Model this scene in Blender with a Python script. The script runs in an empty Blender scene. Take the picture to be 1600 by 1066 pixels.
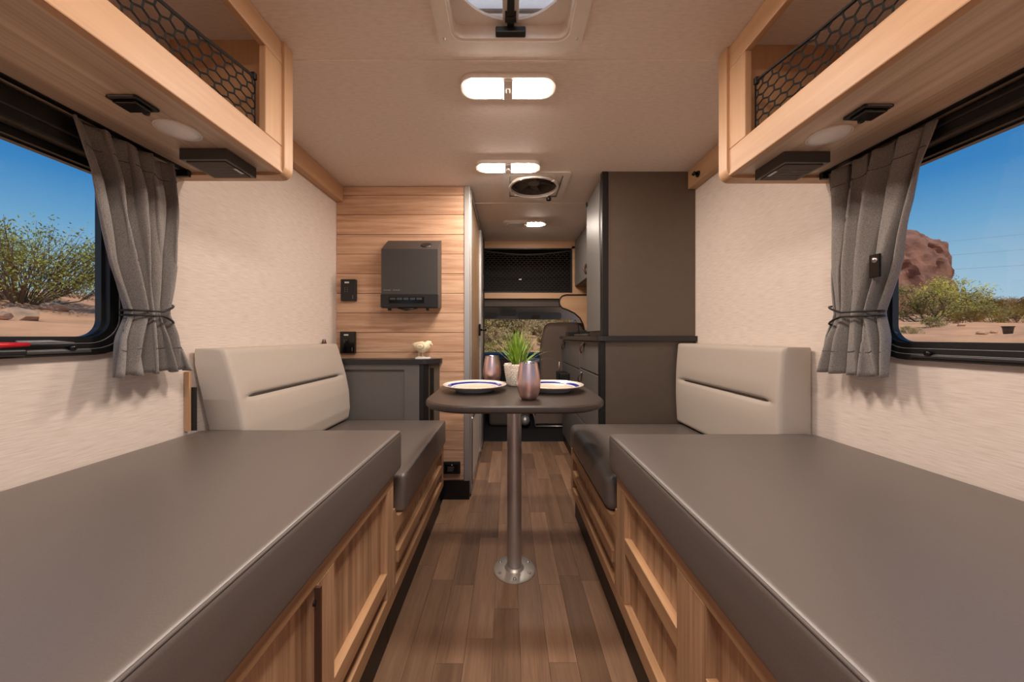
import bpy, bmesh, math, random
from mathutils import Vector, Matrix
R = random.Random(7)
PI = math.pi
C = bpy.context.scene.collection
SC = bpy.context.scene

# ------------------------------------------------------------------ camera, sky, sun, exposure
cam_d = bpy.data.cameras.new('camera'); cam = bpy.data.objects.new('camera', cam_d); C.objects.link(cam)
cam.location = (0, 0, 0.96); cam.rotation_euler = (PI/2, 0, 0)
cam_d.sensor_width = 36; cam_d.lens = 36*538/1600
cam_d.shift_x = 7/1600; cam_d.shift_y = -7/1600
cam_d.clip_start = 0.01; cam_d.clip_end = 500
SC.camera = cam
SC.view_settings.view_transform = 'Standard'; SC.view_settings.look = 'None'
SC.view_settings.gamma = 1.0; SC.view_settings.use_curve_mapping = False
SC.view_settings.exposure = 0.0
LAMP_STRENGTH = 158.0

w = bpy.data.worlds.new('sky'); SC.world = w; w.use_nodes = True
nt = w.node_tree; nt.nodes.clear()
tc = nt.nodes.new('ShaderNodeTexCoord'); sep = nt.nodes.new('ShaderNodeSeparateXYZ')
ramp = nt.nodes.new('ShaderNodeValToRGB'); bg = nt.nodes.new('ShaderNodeBackground'); wo = nt.nodes.new('ShaderNodeOutputWorld')
nt.links.new(tc.outputs['Generated'], sep.inputs[0]); nt.links.new(sep.outputs['Z'], ramp.inputs[0])
nt.links.new(ramp.outputs[0], bg.inputs[0]); nt.links.new(bg.outputs[0], wo.inputs[0])
e = ramp.color_ramp.elements
e[0].position = 0.0; e[0].color = (0.50, 0.66, 0.78, 1)
e[1].position = 1.0; e[1].color = (0.012, 0.10, 0.32, 1)
for p_, c_ in ((0.05, (0.48, 0.65, 0.78)), (0.137, (0.34, 0.55, 0.73)), (0.21, (0.175, 0.42, 0.69)), (0.29, (0.054, 0.265, 0.60)), (0.45, (0.022, 0.17, 0.47))):
    k = e.new(p_); k.color = c_ + (1,)
bg.inputs[1].default_value = 1.0

sun_d = bpy.data.lights.new('sun', 'SUN'); sun = bpy.data.objects.new('sun', sun_d); C.objects.link(sun)
sun_d.energy = 3.6; sun_d.angle = 0.01; sun_d.color = (1.0, 0.93, 0.82)
sun.rotation_euler = (math.radians(30), 0, math.radians(-3))

# ------------------------------------------------------------------ materials
def lin(c):
    return tuple(((v/255)/12.92 if v/255 <= 0.04045 else ((v/255+0.055)/1.055)**2.4) for v in c) + (1,)
MATS = {}
def newmat(name):
    m = bpy.data.materials.new(name); m.use_nodes = True
    MATS[name] = m
    return m, m.node_tree, m.node_tree.nodes['Principled BSDF']
def plain(name, rgb, rough=0.5, metal=0.0, noise=0.0, nscale=60, bump=0.0, spec=0.5, sheen=0.0, coat=0.0):
    m, t, b = newmat(name)
    b.inputs['Roughness'].default_value = rough; b.inputs['Metallic'].default_value = metal
    b.inputs['Specular IOR Level'].default_value = spec
    b.inputs['Sheen Weight'].default_value = sheen; b.inputs['Coat Weight'].default_value = coat
    b.inputs['Base Color'].default_value = lin(rgb)
    c = t.nodes.new('ShaderNodeTexCoord'); n = t.nodes.new('ShaderNodeTexNoise')
    n.inputs['Scale'].default_value = nscale; n.inputs['Detail'].default_value = 4
    t.links.new(c.outputs['Object'], n.inputs['Vector'])
    r = t.nodes.new('ShaderNodeValToRGB'); a = lin(rgb)
    f0, f1 = 1-noise, 1+noise
    r.color_ramp.elements[0].position = 0.3; r.color_ramp.elements[1].position = 0.7
    r.color_ramp.elements[0].color = (a[0]*f0, a[1]*f0, a[2]*f0, 1); r.color_ramp.elements[1].color = (a[0]*f1, a[1]*f1, a[2]*f1, 1)
    t.links.new(n.outputs['Fac'], r.inputs[0]); t.links.new(r.outputs[0], b.inputs['Base Color'])
    if bump:
        bp = t.nodes.new('ShaderNodeBump'); bp.inputs['Strength'].default_value = bump; bp.inputs['Distance'].default_value = 0.002
        t.links.new(n.outputs['Fac'], bp.inputs['Height']); t.links.new(bp.outputs[0], b.inputs['Normal'])
    return m
def wood(name, light, dark, axis, cross=14, along=0.8, rough=0.45, rand=0.0, contrast=(0.3, 0.72), fine=0.25, thirds=None, coat=0.0):
    """streaky wood grain running along `axis`"""
    m, t, b = newmat(name)
    b.inputs['Roughness'].default_value = rough; b.inputs['Coat Weight'].default_value = coat
    c = t.nodes.new('ShaderNodeTexCoord'); mp = t.nodes.new('ShaderNodeMapping')
    sc = [cross]*3; sc[axis] = along
    mp.inputs['Scale'].default_value = sc
    src = c.outputs['Object']
    oi = t.nodes.new('ShaderNodeObjectInfo')
    if rand:
        mul = t.nodes.new('ShaderNodeMath'); mul.operation = 'MULTIPLY'; mul.inputs[1].default_value = 37
        t.links.new(oi.outputs['Random'], mul.inputs[0])
        add = t.nodes.new('ShaderNodeVectorMath'); add.operation = 'ADD'
        t.links.new(src, add.inputs[0]); t.links.new(mul.outputs[0], add.inputs[1]); src = add.outputs[0]
    t.links.new(src, mp.inputs['Vector'])
    n1 = t.nodes.new('ShaderNodeTexNoise'); n1.inputs['Scale'].default_value = 1.0; n1.inputs['Detail'].default_value = 6; n1.inputs['Distortion'].default_value = 0.5
    n2 = t.nodes.new('ShaderNodeTexNoise'); n2.inputs['Scale'].default_value = 7.0; n2.inputs['Detail'].default_value = 4
    t.links.new(mp.outputs[0], n1.inputs['Vector']); t.links.new(mp.outputs[0], n2.inputs['Vector'])
    mx = t.nodes.new('ShaderNodeMix'); mx.data_type = 'FLOAT'; mx.inputs[0].default_value = fine
    t.links.new(n1.outputs['Fac'], mx.inputs[2]); t.links.new(n2.outputs['Fac'], mx.inputs[3])
    r = t.nodes.new('ShaderNodeValToRGB')
    r.color_ramp.elements[0].position = contrast[0]; r.color_ramp.elements[0].color = lin(dark)
    r.color_ramp.elements[1].position = contrast[1]; r.color_ramp.elements[1].color = lin(light)
    t.links.new(mx.outputs[0], r.inputs[0])
    out = r.outputs[0]
    if rand:
        hv = t.nodes.new('ShaderNodeHueSaturation'); mr = t.nodes.new('ShaderNodeMapRange')
        mr.inputs['To Min'].default_value = 1-rand; mr.inputs['To Max'].default_value = 1+rand
        t.links.new(oi.outputs['Random'], mr.inputs['Value']); t.links.new(mr.outputs[0], hv.inputs['Value'])
        t.links.new(out, hv.inputs['Color']); out = hv.outputs[0]
    t.links.new(out, b.inputs['Base Color'])
    bp = t.nodes.new('ShaderNodeBump'); bp.inputs['Strength'].default_value = 0.08; bp.inputs['Distance'].default_value = 0.001
    t.links.new(mx.outputs[0], bp.inputs['Height']); t.links.new(bp.outputs[0], b.inputs['Normal'])
    return m
def linen(name, light, dark, scale, bump=0.25, rough=0.75):
    m, t, b = newmat(name); b.inputs['Roughness'].default_value = rough
    c = t.nodes.new('ShaderNodeTexCoord'); mp = t.nodes.new('ShaderNodeMapping'); mp.inputs['Scale'].default_value = scale
    t.links.new(c.outputs['Object'], mp.inputs['Vector'])
    n = t.nodes.new('ShaderNodeTexNoise'); n.inputs['Scale'].default_value = 1; n.inputs['Detail'].default_value = 5
    t.links.new(mp.outputs[0], n.inputs['Vector'])
    r = t.nodes.new('ShaderNodeValToRGB')
    r.color_ramp.elements[0].position = 0.32; r.color_ramp.elements[0].color = lin(dark)
    r.color_ramp.elements[1].position = 0.62; r.color_ramp.elements[1].color = lin(light)
    t.links.new(n.outputs['Fac'], r.inputs[0]); t.links.new(r.outputs[0], b.inputs['Base Color'])
    bp = t.nodes.new('ShaderNodeBump'); bp.inputs['Strength'].default_value = bump; bp.inputs['Distance'].default_value = 0.001
    t.links.new(n.outputs['Fac'], bp.inputs['Height']); t.links.new(bp.outputs[0], b.inputs['Normal'])
    return m
def emit(name, rgb, s):
    m, t, b = newmat(name)
    b.inputs['Base Color'].default_value = (0.9, 0.88, 0.85, 1)
    b.inputs['Emission Color'].default_value = rgb + (1,); b.inputs['Emission Strength'].default_value = s
    return m
def glassmat(name, tint=(0.93, 0.96, 0.97), refl=0.05):
    m = bpy.data.materials.new(name); m.use_nodes = True; t = m.node_tree; t.nodes.clear(); MATS[name] = m
    tr = t.nodes.new('ShaderNodeBsdfTransparent'); tr.inputs[0].default_value = tint + (1,)
    gl = t.nodes.new('ShaderNodeBsdfGlossy'); gl.inputs['Roughness'].default_value = 0.02
    mx = t.nodes.new('ShaderNodeMixShader'); mx.inputs[0].default_value = refl
    o = t.nodes.new('ShaderNodeOutputMaterial')
    t.links.new(tr.outputs[0], mx.inputs[1]); t.links.new(gl.outputs[0], mx.inputs[2]); t.links.new(mx.outputs[0], o.inputs[0])
    return m
def translucent(name, rgb, fac=0.5):
    m = bpy.data.materials.new(name); m.use_nodes = True; t = m.node_tree; t.nodes.clear(); MATS[name] = m
    a = t.nodes.new('ShaderNodeBsdfDiffuse'); b = t.nodes.new('ShaderNodeBsdfTranslucent')
    a.inputs[0].default_value = lin(rgb); b.inputs[0].default_value = lin(rgb)
    mx = t.nodes.new('ShaderNodeMixShader'); mx.inputs[0].default_value = fac; o = t.nodes.new('ShaderNodeOutputMaterial')
    t.links.new(a.outputs[0], mx.inputs[1]); t.links.new(b.outputs[0], mx.inputs[2]); t.links.new(mx.outputs[0], o.inputs[0])
    return m

WL, WD = (208, 168, 130), (176, 136, 102)
wood('wood_x', WL, WD, 0); wood('wood_y', WL, WD, 1); wood('wood_z', WL, WD, 2)
wood('wood_under_daylit', (216, 196, 176), (164, 140, 118), 1, cross=26, along=0.5, contrast=(0.34, 0.66))  # cabinet wood lightened and greyed: window daylight and bounce put into the colour
wood('bedwood_z', (204, 164, 126), (146, 110, 80), 2, cross=44, along=0.9, contrast=(0.36, 0.64))
wood('bedwood_y', (200, 158, 118), (156, 118, 84), 1, cross=20, along=0.7)
wood('shiplap', (214, 176, 146), (178, 134, 104), 0, cross=46, along=2.2, rand=0.08, rough=0.55, contrast=(0.34, 0.62))
wood('floorplank', (166, 131, 104), (116, 88, 68), 1, cross=20, along=1.4, rand=0.32, rough=0.42, fine=0.35)
wood('doorwood', (196, 160, 124), (150, 116, 86), 2, cross=26)
linen('wall', (228, 214, 204), (212, 196, 184), (1.0, 20, 380), bump=0.2)
linen('ceiling', (230, 217, 208), (220, 206, 196), (40, 150, 150), bump=0.12)
plain('leather_dark', (96, 87, 82), 0.40, noise=0.06, nscale=400, bump=0.08, spec=0.75, coat=0.25)
MATS['leather_dark'].node_tree.nodes['Principled BSDF'].inputs['Coat Roughness'].default_value = 0.5
plain('leather_side', (70, 68, 70), 0.45, noise=0.06, nscale=400, bump=0.12, spec=0.4)
plain('piping', (100, 92, 87), 0.65, spec=0.3)
plain('backrest', (186, 174, 163), 0.5, noise=0.04, nscale=350, bump=0.1, spec=0.4)
plain('backrest_end', (164, 154, 144), 0.5, noise=0.05, nscale=350, bump=0.1)
plain('seam', (60, 52, 46), 0.7)
plain('grey_laminate', (94, 82, 72), 0.42, noise=0.04, nscale=30)
plain('grey_panel', (104, 100, 97), 0.45, noise=0.03, nscale=30)
plain('black', (18, 17, 17), 0.45, noise=0.1)
plain('black_gloss', (12, 12, 13), 0.15)
plain('black_soft', (26, 25, 25), 0.65, noise=0.1)
plain('worktop', (40, 38, 38), 0.4, noise=0.1, nscale=200)
plain('tabletop', (62, 52, 46), 0.36, noise=0.07, nscale=200, bump=0.05)
plain('charcoal', (62, 60, 60), 0.4, noise=0.05, nscale=300)
plain('charcoal_dark', (30, 30, 32), 0.35)
plain('steel', (204, 200, 198), 0.40, 0.85)
plain('steel_flange', (212, 206, 198), 0.42, 0.7)
plain('alu', (182, 180, 178), 0.38, 0.7)
plain('white_plastic', (226, 218, 210), 0.45, noise=0.02)
plain('frost', (232, 232, 234), 0.35, noise=0.01)
plain('copper', (238, 204, 200), 0.33, 1.0)
plain('rim_steel', (205, 200, 195), 0.2, 1.0)
plain('ceramic', (222, 212, 202), 0.15, coat=0.4)
plain('ceramic_well', (226, 200, 168), 0.2, coat=0.4)
plain('cobalt', (24, 40, 140), 0.15, coat=0.4)
plain('basket', (248, 238, 226), 0.8, noise=0.3, nscale=130, bump=0.8)
plain('grass_green', (124, 160, 44), 0.5, noise=0.35, nscale=40)
plain('grass_pale', (206, 210, 150), 0.5, noise=0.15, nscale=40)
plain('soil', (60, 46, 34), 0.9, noise=0.3)
plain('curtain', (130, 124, 120), 0.9, noise=0.38, nscale=520, bump=0.5, sheen=0.3)
plain('stitch', (70, 66, 66), 0.9)
plain('chick', (240, 226, 190), 0.4, noise=0.03)
plain('chick_line', (150, 130, 96), 0.5)
plain('red', (190, 24, 34), 0.35)
plain('latch_grey', (120, 120, 122), 0.4)
plain('visor', (138, 154, 168), 0.6, noise=0.03)
plain('headliner', (205, 220, 228), 0.7, noise=0.03)
plain('cab_dark', (34, 30, 28), 0.6, noise=0.1)
plain('cab_header', (78, 68, 62), 0.7, noise=0.05)
plain('seat_fabric', (112, 96, 86), 0.8, noise=0.1, nscale=200)
plain('net', (22, 19, 17), 0.7)
plain('cavity', (52, 46, 42), 0.8)
plain('brown_leather', (70, 44, 30), 0.5)
plain('print', (210, 208, 204), 0.5)
plain('print_dim', (120, 116, 112), 0.5)
plain('desert', (206, 150, 110), 0.95, noise=0.22, nscale=1.3, bump=0.6)
plain('rock', (138, 94, 76), 0.95, noise=0.35, nscale=0.9, bump=1.0)
plain('stone', (190, 150, 120), 0.9, noise=0.25, nscale=6)
plain('leaf_olive', (132, 116, 46), 0.7, noise=0.35, nscale=3)
plain('leaf_green', (150, 154, 66), 0.7, noise=0.4, nscale=4)
plain('leaf_yellow', (194, 178, 62), 0.7, noise=0.3, nscale=2)
plain('leaf_brown', (166, 138, 96), 0.8, noise=0.4, nscale=3)
plain('twig', (122, 98, 76), 0.9, noise=0.2)
plain('saguaro', (96, 104, 66), 0.8, noise=0.2)
plain('wire', (150, 165, 180), 0.6)
plain('van_shell', (150, 150, 150), 0.5)
plain('fan_grey', (96, 90, 84), 0.5)
emit('lamp_on', (1.0, 0.865, 0.75), LAMP_STRENGTH)
glassmat('glass'); glassmat('windshield_glass', (0.85, 0.9, 0.88), 0.04)
translucent('dome', (240, 238, 236), 0.95)
# fly-screen: fine white mesh, mostly open
m_ = glassmat('flyscreen', (1, 1, 1), 0.22)
g_ = m_.node_tree.nodes; d_ = g_.new('ShaderNodeBsdfDiffuse'); d_.inputs[0].default_value = lin((225, 218, 214)); m_.node_tree.links.new(d_.outputs[0], [n_ for n_ in g_ if n_.type == 'MIX_SHADER'][0].inputs[2])

# ------------------------------------------------------------------ mesh helpers
def BM(): return bmesh.new()
def bx(bm, x0, x1, y0, y1, z0, z1, bev=0.0, seg=2):
    x0, x1 = min(x0, x1), max(x0, x1); y0, y1 = min(y0, y1), max(y0, y1); z0, z1 = min(z0, z1), max(z0, z1)
    vs = [bm.verts.new(p) for p in ((x0,y0,z0),(x1,y0,z0),(x1,y1,z0),(x0,y1,z0),(x0,y0,z1),(x1,y0,z1),(x1,y1,z1),(x0,y1,z1))]
    fs = [bm.faces.new([vs[i] for i in f]) for f in ((3,2,1,0),(4,5,6,7),(0,1,5,4),(1,2,6,5),(2,3,7,6),(3,0,4,7))]
    if bev > 0:
        ed = {e for f in fs for e in f.edges}
        bmesh.ops.bevel(bm, geom=list(ed), offset=bev, segments=seg, affect='EDGES', profile=0.5)
    return bm
def box(*a, **k): return bx(BM(), *a, **k)
def prism(bm, poly, axis, a, b):
    """extrude 2-D polygon: axis 0 -> poly is (y,z); 1 -> (x,z); 2 -> (x,y)"""
    def P(u, v, d): return (d, u, v) if axis == 0 else ((u, d, v) if axis == 1 else (u, v, d))
    A = [bm.verts.new(P(u, v, a)) for u, v in poly]; B = [bm.verts.new(P(u, v, b)) for u, v in poly]
    n = len(poly)
    bm.faces.new(A); bm.faces.new(B[::-1])
    for i in range(n):
        bm.faces.new((A[i], B[i], B[(i+1) % n], A[(i+1) % n]))
    bmesh.ops.recalc_face_normals(bm, faces=bm.faces)
    return bm
def ring(bm, outer, inner, axis, a, b):
    """frame between two polygons with the same vertex count, extruded"""
    def P(u, v, d): return (d, u, v) if axis == 0 else ((u, d, v) if axis == 1 else (u, v, d))
    n = len(outer)
    L = [[bm.verts.new(P(u, v, d)) for u, v in poly] for poly, d in ((outer, a), (outer, b), (inner, b), (inner, a))]
    for k in range(4):
        X, Y = L[k], L[(k+1) % 4]
        for i in range(n):
            bm.faces.new((X[i], X[(i+1) % n], Y[(i+1) % n], Y[i]))
    bmesh.ops.recalc_face_normals(bm, faces=bm.faces)
    return bm
def rrect(u0, u1, v0, v1, r, n=6):
    """rounded rectangle; r may be 4 radii (u1v1, u0v1, u0v0, u1v0)"""
    if not isinstance(r, (tuple, list)): r = (r,)*4
    pts = []
    for (cu, cv, a0), q in zip(((u1, v1, 0), (u0, v1, 90), (u0, v0, 180), (u1, v0, 270)), r):
        su = -1 if cu == u1 else 1; sv = -1 if cv == v1 else 1
        for i in range(n+1):
            a = math.radians(a0 + 90*i/n)
            pts.append((cu + su*q + q*math.cos(a), cv + sv*q + q*math.sin(a)))
    return pts
def circ(cu, cv, r, n=32, a0=0.0): return [(cu + r*math.cos(a0+2*PI*i/n), cv + r*math.sin(a0+2*PI*i/n)) for i in range(n)]
def loft(bm, pts, rad, n=8, cap=True):
    pts = [Vector(p) for p in pts]
    if not isinstance(rad, (list, tuple)): rad = [rad]*len(pts)
    rows = []; up = None
    for i, p in enumerate(pts):
        d = (pts[min(i+1, len(pts)-1)] - pts[max(i-1, 0)])
        d = d.normalized() if d.length > 1e-9 else Vector((0, 0, 1))
        if up is None:
            up = Vector((0, 0, 1)) if abs(d.z) < 0.9 else Vector((1, 0, 0))
        a = d.cross(up)
        if a.length < 1e-6: a = d.cross(Vector((0, 1, 0)))
        a.normalize(); b2 = a.cross(d).normalized(); up = b2
        rows.append([bm.verts.new(p + a*(math.cos(2*PI*k/n)*rad[i]) + b2*(math.sin(2*PI*k/n)*rad[i])) for k in range(n)])
    for A, B in zip(rows, rows[1:]):
        for k in range(n):
            bm.faces.new((A[k], A[(k+1) % n], B[(k+1) % n], B[k]))
    if cap:
        bm.faces.new(rows[0][::-1]); bm.faces.new(rows[-1])
    return bm
def lathe(bm, prof, c, n=32, axis=2):
    rows = []
    for r, z in prof:
        r = max(r, 1e-5); row = []
        for k in range(n):
            a = 2*PI*k/n; u, v = r*math.cos(a), r*math.sin(a)
            row.append(bm.verts.new((c[0]+u, c[1]+v, c[2]+z) if axis == 2 else ((c[0]+u, c[1]+z, c[2]+v) if axis == 1 else (c[0]+z, c[1]+u, c[2]+v))))
        rows.append(row)
    for A, B in zip(rows, rows[1:]):
        for k in range(n): bm.faces.new((A[k], A[(k+1) % n], B[(k+1) % n], B[k]))
    bmesh.ops.recalc_face_normals(bm, faces=bm.faces)
    return bm
def cushion_bm(x0, x1, y0, y1, z0, z1, r=0.02, bulge=0.01, nx=10, ny=14, nz=3, shape=None):
    """closed rounded box with a slightly domed top; shape(v) may bend the result"""
    lo = Vector((x0, y0, z0)); hi = Vector((x1, y1, z1))
    def samp(a, b, n):
        e_ = [a + r*(1-math.cos(PI/2*i/4)) for i in range(4)]
        m_ = [a + r + (b-a-2*r)*i/n for i in range(n+1)]
        return e_ + m_ + [a + b - q for q in e_[::-1]]
    S = [samp(x0, x1, nx), samp(y0, y1, ny), samp(z0, z1, nz)]
    bm = BM(); cache = {}
    def V(i, j, k):
        if (i, j, k) in cache: return cache[(i, j, k)]
        p = Vector((S[0][i], S[1][j], S[2][k]))
        q = Vector([min(max(p[a], lo[a]+r), hi[a]-r) for a in range(3)]); d = p - q
        if d.length > 1e-9: p = q + d.normalized()*r
        u = (p.x-x0)/(x1-x0)*2-1; v = (p.y-y0)/(y1-y0)*2-1; h = (p.z-z0)/(z1-z0)
        p.z += bulge*max(0, 1-u**4)*max(0, 1-v**4)*h
        if shape: p = shape(p)
        cache[(i, j, k)] = bm.verts.new(p); return cache[(i, j, k)]
    NX, NY, NZ = len(S[0]), len(S[1]), len(S[2])
    def quad(*q):
        vs = [V(*a) for a in q]
        try: bm.faces.new(vs)
        except ValueError: pass
    for i in range(NX-1):
        for j in range(NY-1):
            quad((i,j,0),(i,j+1,0),(i+1,j+1,0),(i+1,j,0)); quad((i,j,NZ-1),(i+1,j,NZ-1),(i+1,j+1,NZ-1),(i,j+1,NZ-1))
    for i in range(NX-1):
        for k in range(NZ-1):
            quad((i,0,k),(i+1,0,k),(i+1,0,k+1),(i,0,k+1)); quad((i,NY-1,k),(i,NY-1,k+1),(i+1,NY-1,k+1),(i+1,NY-1,k))
    for j in range(NY-1):
        for k in range(NZ-1):
            quad((0,j,k),(0,j,k+1),(0,j+1,k+1),(0,j+1,k)); quad((NX-1,j,k),(NX-1,j+1,k),(NX-1,j+1,k+1),(NX-1,j,k+1))
    bmesh.ops.recalc_face_normals(bm, faces=bm.faces)
    return bm
def obj(name, bm, mat, parent=None, smooth=False, angle=None):
    me = bpy.data.meshes.new(name); bm.to_mesh(me); bm.free()
    me.materials.append(MATS[mat] if isinstance(mat, str) else mat)
    if smooth:
        for p in me.polygons: p.use_smooth = True
        if angle: me.set_sharp_from_angle(angle=math.radians(angle))
    o = bpy.data.objects.new(name, me); C.objects.link(o)
    if parent is not None:
        o.parent = parent
        M_ = Matrix.Identity(4); q = parent
        while q is not None:
            M_ = M_ @ Matrix.Translation(-Vector(q.location)); q = q.parent
        o.matrix_parent_inverse = Matrix.Translation(-Vector(parent.location)) if parent.parent is None else Matrix.Identity(4)
    return o
def thing(name, label, cat, loc=(0, 0, 0), group=None):
    o = bpy.data.objects.new(name, None); C.objects.link(o); o.location = loc; o.empty_display_size = 0.05
    o['label'] = label; o['category'] = cat
    if group: o['group'] = group
    return o
def tag(o, label, cat, group=None):
    o['label'] = label; o['category'] = cat
    if group: o['group'] = group
    return o
def struct(name, bm, mat, parent=None, **k):
    o = obj(name, bm, mat, parent, **k)
    if parent is None: o['kind'] = 'structure'
    return o
def sroot(name, loc=(0, 0, 0)):
    o = bpy.data.objects.new(name, None); C.objects.link(o); o.location = loc; o['kind'] = 'structure'; o.empty_display_size = 0.05
    return o

CZ = 1.847            # ceiling height
WX = 1.01             # side wall
YB = -0.75            # rear end of the living space
YW = 2.03             # plank wall
YC = 3.20             # cab bulkhead

# ------------------------------------------------------------------ shell
floor = struct('floor', box(-1.05, 1.05, YB, YC+0.0, -0.06, -0.006), 'cab_dark')
cols = 11; cw = 0.922/cols
for i in range(cols):
    x0 = -0.381 + i*cw; y = YB + R.uniform(-0.5, -0.05)
    while y < 3.15:
        L = R.choice((0.32, 0.42, 0.55, 0.62)); a = max(y, YB+0.002); b_ = min(y+L, 3.148)
        if b_-a > 0.02:
            bm = box(x0+0.0004, x0+cw-0.0004, a+0.0005, b_-0.0005, -0.006, 0.0)
            o = obj('plank', bm, 'floorplank', floor)
        y += L

# ceiling with the two vent openings
V1 = (-0.165, 0.183, 0.665, 1.030); V2 = (0.005, 0.315, 1.875, 2.185)
bm = BM()
xs = [-1.06, V1[0], V1[1], 1.06]
bx(bm, -1.06, 1.06, YB, V1[2], CZ, CZ+0.05)
bx(bm, -1.06, V1[0], V1[2], V1[3], CZ, CZ+0.05); bx(bm, V1[1], 1.06, V1[2], V1[3], CZ, CZ+0.05)
bx(bm, -1.06, 1.06, V1[3], V2[2], CZ, CZ+0.05)
bx(bm, -1.06, V2[0], V2[2], V2[3], CZ, CZ+0.05); bx(bm, V2[1], 1.06, V2[2], V2[3], CZ, CZ+0.05)
bx(bm, -1.06, 1.06, V2[3], YC+0.02, CZ, CZ+0.05)
ceil = struct('ceiling', bm, 'ceiling')
obj('batten', box(-0.99, 0.99, 1.103, 1.119, CZ-0.003, CZ+0.001, bev=0.001), 'ceiling', ceil)
obj('batten', box(-0.22, 0.64, 2.283, 2.297, CZ-0.003, CZ+0.001, bev=0.001), 'white_plastic', ceil)

# side walls with window openings
WIN = {-1: dict(y0=-0.22, y1=0.935, z0=0.916, z1=1.452, gy=0.872, gz0=0.958, gz1=1.368),
        1: dict(y0=-0.22, y1=0.962, z0=0.902, z1=1.452, gy=0.920, gz0=0.945, gz1=1.391)}
for s, nm in ((-1, 'wall_left'), (1, 'wall_right')):
    W = WIN[s]; bm = BM(); a, b_ = s*WX, s*(WX+0.045)
    hy0, hy1, hz0, hz1 = W['y0']+0.03, W['y1']-0.03, W['z0']+0.02, W['z1']-0.02
    bx(bm, a, b_, YB, hy0, -0.06, CZ+0.02); bx(bm, a, b_, hy1, YC+0.02, -0.06, CZ+0.02)
    bx(bm, a, b_, hy0, hy1, -0.06, hz0); bx(bm, a, b_, hy0, hy1, hz1, CZ+0.02)
    struct(nm, bm, 'wall')
# rear end: frame of the open rear doorway
bm = BM()
bx(bm, -1.06, -0.86, YB-0.05, YB, -0.06, CZ+0.05); bx(bm, 0.86, 1.06, YB-0.05, YB, -0.06, CZ+0.05)
bx(bm, -0.86, 0.86, YB-0.05, YB, CZ-0.12, CZ+0.05)
struct('wall_rear', bm, 'van_shell')

# windows
def window(s, name):
    W = WIN[s]; root = sroot(name, (s*WX, 0.36, W['z0']))
    y0, y1, z0, z1 = W['y0'], W['y1'], W['z0'], W['z1']
    gy0, gy1, g0, g1 = y0+0.09, W['gy'], W['gz0'], W['gz1']
    n = 8
    steps = [(0.0, 0.016, 0.105), (0.34, 0.011, 0.085), (0.66, 0.003, 0.066)]
    def rect(t, r):
        return rrect(y0+(gy0-y0)*t, y1+(gy1-y1)*t, z0+(g0-z0)*t, z1+(g1-z1)*t, (0.008, 0.008, r, r), n)
    for i, (t, d, r) in enumerate(steps):
        t2 = (0.34, 0.66, 1.0)[i]; r2 = (0.085, 0.066, 0.045)[i]
        obj('window_frame', ring(BM(), rect(t, r), rect(t2, r2), 0, s*(WX-d), s*(WX+0.035)), 'black', root, smooth=True, angle=35)
        if i:   # edge highlights painted as thin grey lips between the steps
            lip = [Vector((s*(WX-d-0.0005), u, v)) for u, v in rect(t, r)]
            obj('frame_highlight', loft(BM(), lip+[lip[0]], 0.0014, 5, False), 'latch_grey', root, smooth=True)
    obj('pane', prism(BM(), rect(1.0, 0.045), 0, s*(WX+0.028), s*(WX+0.031)), 'glass', root)
    # clear corner liner seen beside the glass
    obj('sash_liner', ring(BM(), rect(1.0, 0.045), rrect(gy0+0.006, gy1-0.006, g0+0.002, g1-0.004, (0.007, 0.007, 0.042, 0.042), n), 0, s*(WX+0.012), s*(WX+0.027)), 'charcoal_dark', root, smooth=True, angle=35)
    # blind cassette under the overhead cabinet
    obj('blind_cassette', box(s*(WX-0.038), s*(WX-0.004), y0+0.02, y1+0.02, g1+0.015, z1-0.001, bev=0.006), 'black', root)
    obj('blind_edge', box(s*(WX-0.041), s*(WX-0.036), y0+0.03, y1+0.01, g1+0.040, g1+0.044), 'charcoal', root)
    # lower ledge rail of the blind
    obj('sill_rail', box(s*(WX-0.020), s*(WX-0.004), y0+0.10, y1-0.115, z0+0.006, z0+0.014, bev=0.002), 'charcoal' if s < 0 else 'worktop', root)
    for yy in (0.30, 0.52, y1-0.15):
        obj('screw_cap', lathe(BM(), [(0, -0.004), (0.006, -0.004), (0.007, 0.0), (0.007, 0.004)] if s > 0 else [(0, 0.004), (0.006, 0.004), (0.007, 0.0), (0.007, -0.004)], (s*(WX-0.019), yy, z0+0.018), 10, axis=0), 'black_gloss', root, smooth=True)
    return root
window(-1, 'window_1'); window(1, 'window_2')

# window latch with red button
t = thing('window_latch', 'window latch with red grip and grey lever on left window frame', 'latch', (-WX+0.02, 0.66, 0.93))
obj('latch_body', box(-WX+0.016, -WX+0.036, 0.60, 0.70, 0.921, 0.934, bev=0.004), 'black', t)
obj('red_grip', loft(BM(), [(-WX+0.034, 0.60, 0.943), (-WX+0.034, 0.66, 0.943), (-WX+0.032, 0.703, 0.944)], [0.006, 0.0065, 0.004], 10), 'red', t, smooth=True)
obj('lever', loft(BM(), [(-WX+0.026, 0.69, 0.948), (-WX+0.026, 0.74, 0.949), (-WX+0.022, 0.785, 0.946)], [0.004, 0.0035, 0.001], 8), 'latch_grey', t, smooth=True)

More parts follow.
